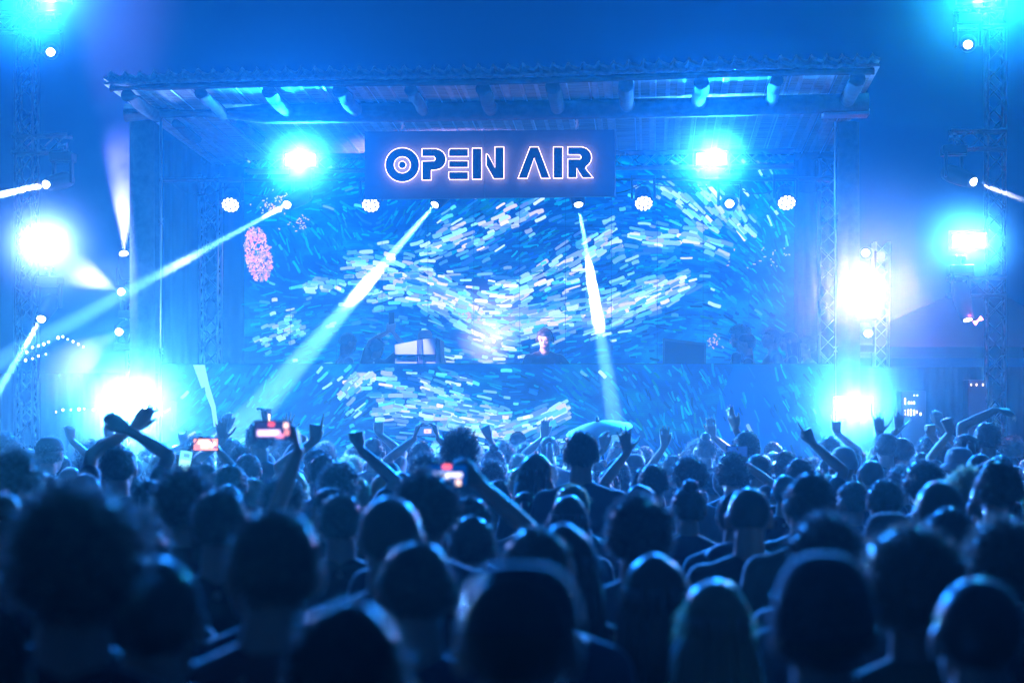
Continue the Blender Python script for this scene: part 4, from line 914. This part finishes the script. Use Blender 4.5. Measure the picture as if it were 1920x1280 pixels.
raiser(926, 838, 50, 'bun', 'person with a thin raised fist against the front screen', {'L': (917, 820, .1, (1, 0, -1), (-.4, 0, 1), (0, 1, 0), 'fist')}, Y=14, fem=1)
raiser(886, 964, 92, 'short', 'person in headphones filming with one long raised arm right of the tousled lit head', {'R': (898, 905, -.1, (1, .1, -.5), (-.6, .1, .55), (-.3, .9, -.2), 'hold')}, Y=6.2, shirt=1)
phone(at(838, 890, 6.05), .14, .075, (.0, -1, .05), 'dark landscape phone in the middle of the crowd showing small white lights', [(.0, .02, .12), (-.35, .1, -.25, .15, (.3, .4, .8)), (-.2, .05, -.15, .05, (.9, .85, .95)), (.2, .32, -.45, -.2, (.9, .6, .5)), (-.1, .1, .25, .45, (.8, .1, .15)), (.1, .35, -.1, .1, (.6, .6, .9))])
raiser(1212, 872, 60, 'short', 'person holding up a wide open hand with all fingers spread under the parasol edge', {'L': (1176, 848, .1, (-.4, 0, -1), (-.15, 0, 1), (0, 1, 0), 'spread')}, Y=10.8)
raiser(1158, 856, 48, 'long', 'long-haired woman with a soft half-open raised hand just left of the spread hand', {'L': (1132, 842, .1, (-.5, 0, -1), (-.05, 0, 1), (.5, .6, 0), 'relax')}, Y=12.8, fem=1)
raiser(1262, 850, 44, 'short', 'person raising a thin upright hand between the hat and the curly heads', {'L': (1246, 836, .1, (-.4, 0, -1), (0, 0, 1), (0, 1, 0), 'open')}, Y=14)
raiser(1400, 846, 50, 'short', 'person with a high slim arm and flat hand pointing up, dark against the screen silhouette', {'L': (1380, 806, .1, (.2, 0, -1), (-.35, 0, 1), (.8, .5, 0), 'open')}, Y=12.6, h=1.8)
raiser(1372, 856, 56, 'curly', 'person holding up a dark phone below the high slim arm', {'R': (1392, 866, .15, (1, 0, -1), (-.2, 0, 1), (-1, 0, 0), 'hold')}, Y=11.4, fem=1)
phone(at(1382, 846, 11.5), .135, .072, (0, -1, 0), 'plain dark phone held up below the high slim arm', [(.005, .03, .15)])
raiser(1500, 856, 60, 'short', 'person whose raised hand points a finger toward the low strobe', {'R': (1524, 832, .1, (.8, 0, -.8), (-.45, 0, 1), (-.5, .6, 0), 'point')}, Y=10.8)
raiser(1662, 838, 48, 'short', 'person in a dark long sleeve raising an open hand right of the low strobe', {'L': (1650, 812, .1, (.4, 0, -1), (-.1, 0, 1), (0, 1, 0), 'spread')}, Y=14.2, h=1.78, ls=True)
raiser(1728, 846, 46, 'short', 'person lifting a dark fist beside the far amplifier rack', {'R': (1748, 820, .1, (1, 0, -1), (-.1, 0, 1), (-.4, .8, 0), 'fist')}, Y=13.2)
raiser(1812, 850, 50, 'ponytail', 'person leaning a bent arm with a loose fist toward the amplifier rack', {'L': (1782, 810, .1, (-.3, 0, -1), (-.3, 0, 1), (0, 1, 0), 'fist')}, Y=12.8, fem=1, h=1.78)
raiser(1852, 814, 46, 'short', 'person with a glowing-edged arm bent right over the head near the tower foot', {'L': (1868, 768, .0, (-1, 0, .6), (1, 0, -.1), (0, .3, -1), 'relax')}, Y=13.2, h=1.86)
raiser(1958, 842, 76, 'short', 'person mostly outside the frame stretching a sleeved arm inward above the flat-topped head', {'L': (1878, 866, .0, (-.2, 0, -1), (-1, 0, -.25), (0, 0, -1), 'relax')}, Y=8.8, ls=True, h=1.75)
raiser(312, 868, 56, 'messy', 'person holding an upright phone with a small pale blue screen', {'R': (340, 890, .15, (1, 0, -1), (.05, 0, 1), (-1, 0, 0), 'hold')}, Y=10.4)
phone(at(347, 867, 10.5), .072, .15, (0, -1, 0), 'upright phone with a pale blue screen below the claw-shaped hand', [(.12, .5, .6), (-.4, .4, -.4, .1, (.25, .65, .7)), (-.2, .3, .2, .35, (.05, .2, .3))], .15)
for cx, top, wp, sd, wx, wy, pose, hk, lab in ((196, 832, 40, 'R', 207, 822, 'open', 'short', 'person with a small open hand up just left of the crossed forearms'), (432, 822, 38, 'L', 424, 806, 'relax', 'short', 'person in the last row lifting a slim hand under the two pale streaks'),
        (548, 832, 40, 'L', 538, 812, 'spread', 'messy', 'far person waving a spread hand between the landscape phone and the pointing finger'), (700, 832, 38, 'R', 712, 814, 'fist', 'short', 'far person with a small fist up beyond the bent raised fist'),
        (1322, 836, 40, 'R', 1336, 818, 'open', 'bun', 'far person with a slim open hand between the curly heads and the high slim arm'), (1556, 832, 40, 'R', 1570, 812, 'point', 'short', 'far person pointing up directly below the low strobe'),
        (1692, 838, 40, 'L', 1684, 806, 'spread', 'short', 'far person with a spread hand in front of the amplifier rack'), (1745, 834, 38, 'R', 1762, 800, 'relax', 'messy', 'far person with a thin arm rising right of the amplifier rack'),
        (1030, 836, 38, 'L', 1020, 820, 'open', 'ponytail', 'far person with a small open hand left of the tall block-shaped head')):
    raiser(cx, top, wp, hk, lab, {sd: (wx, wy, .1, ((1 if sd == 'R' else -1)*.6, 0, -1), ((wx-cx)*-.008, 0, 1), (0, 1, 0), pose)}, Y=rc.uniform(14, 16), h=1.74, shirt=rc.randrange(3))
# small phone high above the landscape phone
raiser(486, 838, 50, 'short', 'person holding a small upright phone above the big landscape phone', {'R': (500, 800, .1, (1, 0, -1), (0, 0, 1), (-1, 0, 0), 'hold')}, Y=12.8, h=1.86)
phone(at(501, 780, 12.9), .06, .10, (0, -1, 0), 'small upright phone with a warm square picture, topmost of the raised phones', [(.01, .02, .06), (-.35, .35, -.35, .15, (.9, .75, .5)), (-.1, .1, -.2, .05, (.3, .2, .1))])

# paper parasol and the person holding it
pr = tag(base_empty('paper_parasol', at(1121, 792, 14.6)), 'pale round paper parasol tilted above the tall block-shaped head', 'parasol')
bm = nb(); c = at(1121, 790, 14.6); ax = V(.12, -.16, 1).normalized(); ax = V(-.155, -.21, 1).normalized(); X, Y_, _ = frame(ax); rr = .262; n = 32; rings = []
for k in range(7):
    r = rr*k/6 if k else .004; z = -.075*(k/6)**1.5
    rings.append([c+X*(r*math.cos(6.2832*i/n))+Y_*(r*math.sin(6.2832*i/n))+ax*(z*(1-.1*(i % 2))) for i in range(n)])
loft(bm, rings, False); loft(bm, [[p-ax*.003 for p in r] for r in rings], False)
obj('canopy', bm, mat('parasol_paper', (.75, .72, .66), .6, bump=.1), pr, True, True)
bm = nb()
for i in range(16): a = 6.2832*i/16; tube(bm, [c+ax*-.02, c+(X*math.cos(a)+Y_*math.sin(a))*rr-ax*.078], .0025, 5)
obj('ribs', bm, M_wood, pr, world=True)
bm = nb(); tube(bm, [c-ax*.42, c+ax*.03], .007, 8); obj('handle', bm, M_wood, pr, True, True)
bm = nb(); tube(bm, [c, c+ax*.02, c+ax*.045], [.018, .012, .004], 10); obj('tip', bm, M_black, pr, True, True)
hp_ = c-ax*.36
raiser(1118, 862, 44, 'long', 'long-haired woman in the far crowd holding up the pale paper parasol', {'R': (960+(hp_.x)/14.6*F+3, HOR-(hp_.z-CAMZ)/14.6*F+8, -.02, (1, 0, -1), (-.1, 0, 1), (-1, 0, 0), 'fist')}, Y=14.7, fem=1)

# people on the stage
def on_stage(px, top, off, hk, label, yaw, arms=None, shirt=0, fem=0, hatk=None, hatm=None, hy=0, hp=0, skin=None, vox=.009, hm=None):
    p = P(px, top, off); z = p.z-DECK; sc = z/1.755; a = {}; R = Matrix.Rotation(-yaw, 3, 'Z')
    for sd, (ax_, ay, doff, hint, D, N, pose) in (arms or {}).items():
        a[sd] = (R @ ((P(ax_, ay, off+doff)-V(p.x, p.y, DECK))/sc), R @ V(*hint), R @ V(*D), R @ V(*N), pose)
    bd = body('person', a, hy=hy, hp=hp, fem=fem, vox=vox); 
    return put(bd, hair(hk, px % 5, bd[3]) if hk else None, V(p.x, p.y, DECK), yaw, z, label, None, SHIRTS[shirt], hm or M_hair, hat(hatk, bd[3]) if hatk else None, hatm, skin), bd, sc
dj, bd, sc = on_stage(1021, 617, 1.75, 'short', 'performer in a dark shirt and headphones looking down behind the front screen', math.pi+.12, {'L': (1052, 684, -.25, (.4, .5, -.3), (-.1, -1, -.2), (0, 0, -1), 'relax'), 'R': (1000, 690, -.25, (-.4, .5, -.3), (.1, -1, -.2), (0, 0, -1), 'relax')}, shirt=1, hy=-.25, hp=-.28, vox=.006)
mk(phones_on(bd[3]), 'headphones', M_black, dj)
for s in (-1, 1):
    bm = nb(); ell(bm, V(s*.030, .0745, -.002), (.0135, .012, .008), None, 2); bm.transform(bd[3]); me = bpy.data.meshes.new('eye'); bm.to_mesh(me); bm.free(); mk(me, 'eye', mat('eye', (.03, .025, .02), .2), dj)
    bm = nb(); tube(bm, [V(s*.014, .092, .020), V(s*.032, .092, .026), V(s*.050, .080, .019)], .004, 6); bm.transform(bd[3]); me = bpy.data.meshes.new('eyebrow'); bm.to_mesh(me); bm.free(); mk(me, 'eyebrow', M_hair, dj)
on_stage(1389, 614, 2.2, 'curly', 'onlooker with thick hair at the front of the group beside the dark speaker on stage', 1.1, shirt=0)
on_stage(1402, 627, 1.8, 'short', 'onlooker in a cap and strapped top facing the performer', 1.4, shirt=0, hatk='cap')
on_stage(1448, 616, 2.0, 'short', 'slim short-haired onlooker in the middle of the stage group', 1.7, shirt=2)
on_stage(1482, 622, 1.9, 'long', 'long-haired onlooker with a lit outline near the end of the big screen', 1.5, shirt=0, fem=1)
on_stage(1512, 634, 2.3, 'curly', 'curly-haired onlooker by the drape next to the violet glare', 1.9, shirt=1, fem=1)
on_stage(648, 626, 2.2, 'short', 'stage hand bending beside the wide beam, left of the raised phone', -1.2, shirt=2, hp=-.4)
on_stage(706, 634, 2.0, 'short', 'person on stage lifting a phone with both arms beside the pale speakers', -.4, {'L': (728, 622, .0, (-1, 0, -.6), (.2, 0, 1), (0, 1, 0), 'hold'), 'R': (736, 622, .0, (1, 0, -.6), (0, 0, 1), (0, 1, 0), 'hold')}, shirt=0)
phone(P(734, 597, 2.0), .07, .14, (-.2, 1, 0), 'small upright phone lifted on stage beside the pale speakers', [(.1, .3, .6)])
on_stage(797, 620, 2.6, None, 'crouched helper with a pale cap just above the pale speakers', math.pi, shirt=1, hatk='cap', hatm=M_hatl)

# everyone else, packed between and behind
KINDS_ = [('short', 0), ('short', 0), ('messy', 0), ('buzz', 0), ('long', 1), ('short', 5), ('curly', 1), ('bun', 1), ('short', 3), ('ponytail', 1), ('short', 2), ('messy', 6), ('long', 4)]
ANCH = [(140, 925, 'largest tousled head'), (285, 1035, 'cropped head with lit ear'), (500, 950, 'big flat-topped head'), (650, 1120, 'nearest rounded head'), (965, 1055, 'large capped head'), (1230, 1035, 'woman with bright hair'), (1342, 1080, 'blond woman'),
 (1545, 1000, 'broad hooded figure'), (1840, 1075, 'big outlined head'), (730, 925, 'tall cropped man'), (1196, 925, 'broad curly-topped head'), (1405, 912, 'smooth upright head'), (1521, 884, 'neat round head'), (1668, 960, 'man in peaked cap'),
 (1762, 897, 'smooth head with ears'), (1090, 806, 'tall block-shaped head'), (863, 803, 'spiky tall person'), (222, 838, 'crossed forearms'), (1180, 840, 'spread open hand'), (1008, 848, 'loose-haired woman'), (1293, 853, 'sparkling curly head'),
 (385, 835, 'orange phone'), (511, 806, 'big landscape phone'), (886, 964, 'person filming in headphones'), (1800, 838, 'pale brimmed hat'), (1635, 860, 'smooth blue-lit head'), (1385, 800, 'high slim arm'), (1860, 775, 'arm bent overhead'),
 (432, 868, 'round head below clawed fingers'), (799, 808, 'small dark phone'), (1121, 792, 'paper parasol'), (590, 805, 'pointing finger'), (676, 825, 'bent raised fist'), (134, 815, 'pinching hand'), (1524, 815, 'hand pointing at strobe'), (1655, 800, 'hand in dark sleeve'), (1188, 850, 'dark round hat'), (88, 820, 'long-peaked cap'), (1748, 812, 'dark raised fist'), (28, 850, 'shaggy head'), (412, 915, 'wide dark head')]
used = set()
cnt = 0
for tr in range(16000):
    Y = rc.uniform(3.4, 17.2); px = rc.uniform(-70, 1990); X = (px-960)/F*Y
    if any((X-q[0])**2+(Y-q[1])**2 < .375**2 for q in placed): continue
    top = 806+430/Y+rc.uniform(-4, 16)+(rc.uniform(0, 420/Y) if rc.random() < .6 else 0); h = CAMZ-(top-HOR)/F*Y
    if h < 1.48: continue
    h = min(h, 1.8); top = HOR+(CAMZ-h)*F/Y; wp = .183*F/Y; bad = False
    for q in placed:
        if q[1] > Y-.1:
            dx = abs(q[2]-px); cyq = q[3]+q[4]*.45
            if (dx < wp*.5+q[4]*.42 and top-wp*.1 < cyq) or (dx < wp*.85 and top+wp*1.25 < cyq): bad = True; break
    if bad: continue
    hk, bi = rc.choice(KINDS_); band = 'far' if Y > 12.5 else 'middle' if Y > 8 else 'near'
    nmx = {'short': 'short-haired', 'messy': 'tousle-haired', 'buzz': 'close-cropped', 'long': 'long-haired', 'curly': 'curly-haired', 'bun': 'hair-up', 'ponytail': 'ponytailed'}[hk]
    an = sorted(ANCH, key=lambda q: math.hypot(q[0]-px, (q[1]-top)*1.3)); lab = None
    for k in range(3):
        dx = px-an[k][0]; dy = top-an[k][1]
        rel = ('just left of' if dx < 0 else 'just right of') if abs(dx) > abs(dy)*1.2 else ('just below' if dy > 0 else 'just above')
        for l_ in (f'{nmx} spectator {rel} the {an[k][2]}', f'{nmx} spectator between the {an[0][2]} and the {an[k+1][2]}'):
            if l_ not in used and len(l_.split()) <= 15 and not lab: lab = l_
    grp = None
    if not lab: lab = {'far': nmx+' spectator in the distant packed rows just before the stage', 'middle': nmx+' spectator half hidden among heads in the middle rows', 'near': nmx+' spectator half hidden among the large blurred heads'}[band]
    used.add(lab); grp = 'spectators packed between the other heads'
    put(BODIES[bi], hr(hk, bi, rc.randrange(3)), V(X, Y, 0), rc.uniform(-.35, .35), h, lab, grp, rc.choice(SHIRTS), rc.choice((M_hair, M_hair, M_hairb, M_hairl) if Y > 7 else (M_hair, M_hairb)), skin=rc.choice((M_skin, M_skin, M_skin2)))
    placed.append((X, Y, px, top, wp, Y)); cnt += 1
    if cnt >= 198: break
print('fillers', cnt, 'people', len(placed))
# ------------------------------------------------------------------ haze
def haze():
    bm = nb(); box(bm, (0, 18, 6.5), (60, 60, 15))
    m = bpy.data.materials.new('haze_air'); m.use_nodes = True; nt = m.node_tree; nt.nodes.clear()
    o = nt.nodes.new('ShaderNodeOutputMaterial'); ad = nt.nodes.new('ShaderNodeAddShader')   # large droplets scatter forward, fine ones all round
    for i, (d, g) in enumerate(((HAZE_F, HAZE_G), (HAZE_I, 0))):
        v = nt.nodes.new('ShaderNodeVolumePrincipled'); v.inputs['Color'].default_value = (.22, .8, 1, 1)
        v.inputs['Density'].default_value = d; v.inputs['Anisotropy'].default_value = g; nt.links.new(v.outputs[0], ad.inputs[i])
    nt.links.new(ad.outputs[0], o.inputs['Volume'])
    h = obj('haze', bm, m); tag(h, kind='stuff')
haze()
SMOKE = True
def smoke(c, r, dens, seed, label, rot=None, col=(.9, .95, 1), ns=1.6, g=.3, floor=0, edge=.15):
    m = bpy.data.materials.new('stage_smoke'); m.use_nodes = True; nt = m.node_tree; nt.nodes.clear(); N = nt.nodes; L = nt.links
    tc = N.new('ShaderNodeTexCoord'); ln = N.new('ShaderNodeVectorMath'); ln.operation = 'LENGTH'; L.new(tc.outputs['Object'], ln.inputs[0])
    mr = N.new('ShaderNodeMapRange'); mr.interpolation_type = 'SMOOTHSTEP'; mr.inputs['From Min'].default_value = 1; mr.inputs['From Max'].default_value = edge; mr.inputs['To Max'].default_value = 1
    L.new(ln.outputs['Value'], mr.inputs['Value'])
    mp = N.new('ShaderNodeMapping'); mp.inputs['Location'].default_value = (seed, seed*.7, 0); L.new(tc.outputs['Object'], mp.inputs['Vector'])
    n = N.new('ShaderNodeTexNoise'); n.inputs['Scale'].default_value = ns; n.inputs['Detail'].default_value = 2; L.new(mp.outputs[0], n.inputs['Vector'])
    m2 = N.new('ShaderNodeMapRange'); m2.inputs['From Min'].default_value = .3; m2.inputs['From Max'].default_value = .7; m2.inputs['To Min'].default_value = floor; L.new(n.outputs['Fac'], m2.inputs['Value'])
    mu = N.new('ShaderNodeMath'); mu.operation = 'MULTIPLY'; L.new(mr.outputs[0], mu.inputs[0]); L.new(m2.outputs[0], mu.inputs[1])
    md = N.new('ShaderNodeMath'); md.operation = 'MULTIPLY'; md.inputs[1].default_value = dens; L.new(mu.outputs[0], md.inputs[0])
    v = N.new('ShaderNodeVolumePrincipled'); v.inputs['Color'].default_value = (*col, 1); v.inputs['Anisotropy'].default_value = g; L.new(md.outputs[0], v.inputs['Density'])
    o = N.new('ShaderNodeOutputMaterial'); L.new(v.outputs[0], o.inputs['Volume'])
    bm = nb(); bmesh.ops.create_icosphere(bm, subdivisions=2, radius=1.04)
    s = obj('smoke', bm, m); s.location = c; s.scale = r
    if rot is not None: s.rotation_euler = rot
    tag(s, label, 'smoke', None, 'stuff')
if SMOKE:
    smoke(P(640, 585, .65), (.55, .5, .8), .34, 1.0, 'smoke drifting through the widest white beam', (0, .65, 0))
    smoke(P(1125, 590, .55), (.35, .4, .7), .36, 4.0, 'smoke drifting through the steep beam', (0, -.1, 0))
    smoke(P(1150, 730, .4), (.35, .4, .5), .3, 6.0, 'low smoke at the foot of the steep beam')
    smoke(P(245, 530, -.1), (.7, .5, .45), .2, 9.0, 'smoke lit by the crossing beam and the middle violet spot')
    smoke(P(240, 360, 1.25), (.6, .5, .95), .32, 12.0, 'tall violet smoke plume rising over the stacked spots')
    smoke(P(915, 610, 2.35), (1.25, .5, .6), .16, 15.0, 'violet lit smoke cloud behind the performer')
    smoke(P(150, 560, .2), (1.1, .6, .8), .05, 19.0, 'thin smoke bank around the tower with the falling beam')
    smoke(P(360, 600, -.4), (1.3, .7, .8), .035, 27.0, 'thin drifting smoke left of the widest beam')
    smoke(P(1420, 520, .3), (1.2, .6, .9), .03, 31.0, 'thin drifting smoke in front of the big screen by the violet glare')
    smoke(P(1640, 600, .4), (1.1, .8, 1.0), .015, 23.0, 'thin smoke bank around the violet glare')
    for k, (px, py, off, r, dn, lab) in enumerate(((563, 300, .75, .85, .07, 'added smoke for the halo round the strobe beside the sign letter O'), (1334, 298, .75, .85, .07, 'added smoke for the halo round the strobe past the end of the sign'),
            (83, 455, .4, 1.05, .04, 'added smoke for the halo round the strobe above the falling beam'), (1817, 452, .4, .95, .06, 'added smoke for the halo round the strobe above the pink tube'),
            (247, 758, -.5, 1.25, .027, 'added smoke for the halo round the brightest low strobe'), (1601, 766, -.5, 1.0, .06, 'added smoke for the halo round the low strobe by the amplifier rack'),
            (97, -14, .35, 1.9, .02, 'added smoke for the glow at the top of the tower with the small side spot'), (1832, -14, .35, 2.0, .02, 'added smoke for the cyan glow at the top of the other tower'),
            (1623, 548, -.85, 1.7, .02, 'added smoke for the violet halo round the dazzling spot'))):
        smoke(P(px, py, off), (r, r*.9, r*.95), dn*4.2, 40+k*3.3, lab, None, (.95, .97, 1), .9, .3, .45, 0)  # smoke puffs added round the lamps to give them halos
    smoke(Vector((0, 13.2, 2.0)), (7.5, 5.2, 1.9), .012, 71.0, 'thin low smoke hanging over the far rows of the crowd', None, (.8, .95, 1), 1.2, .2, .4, 0)
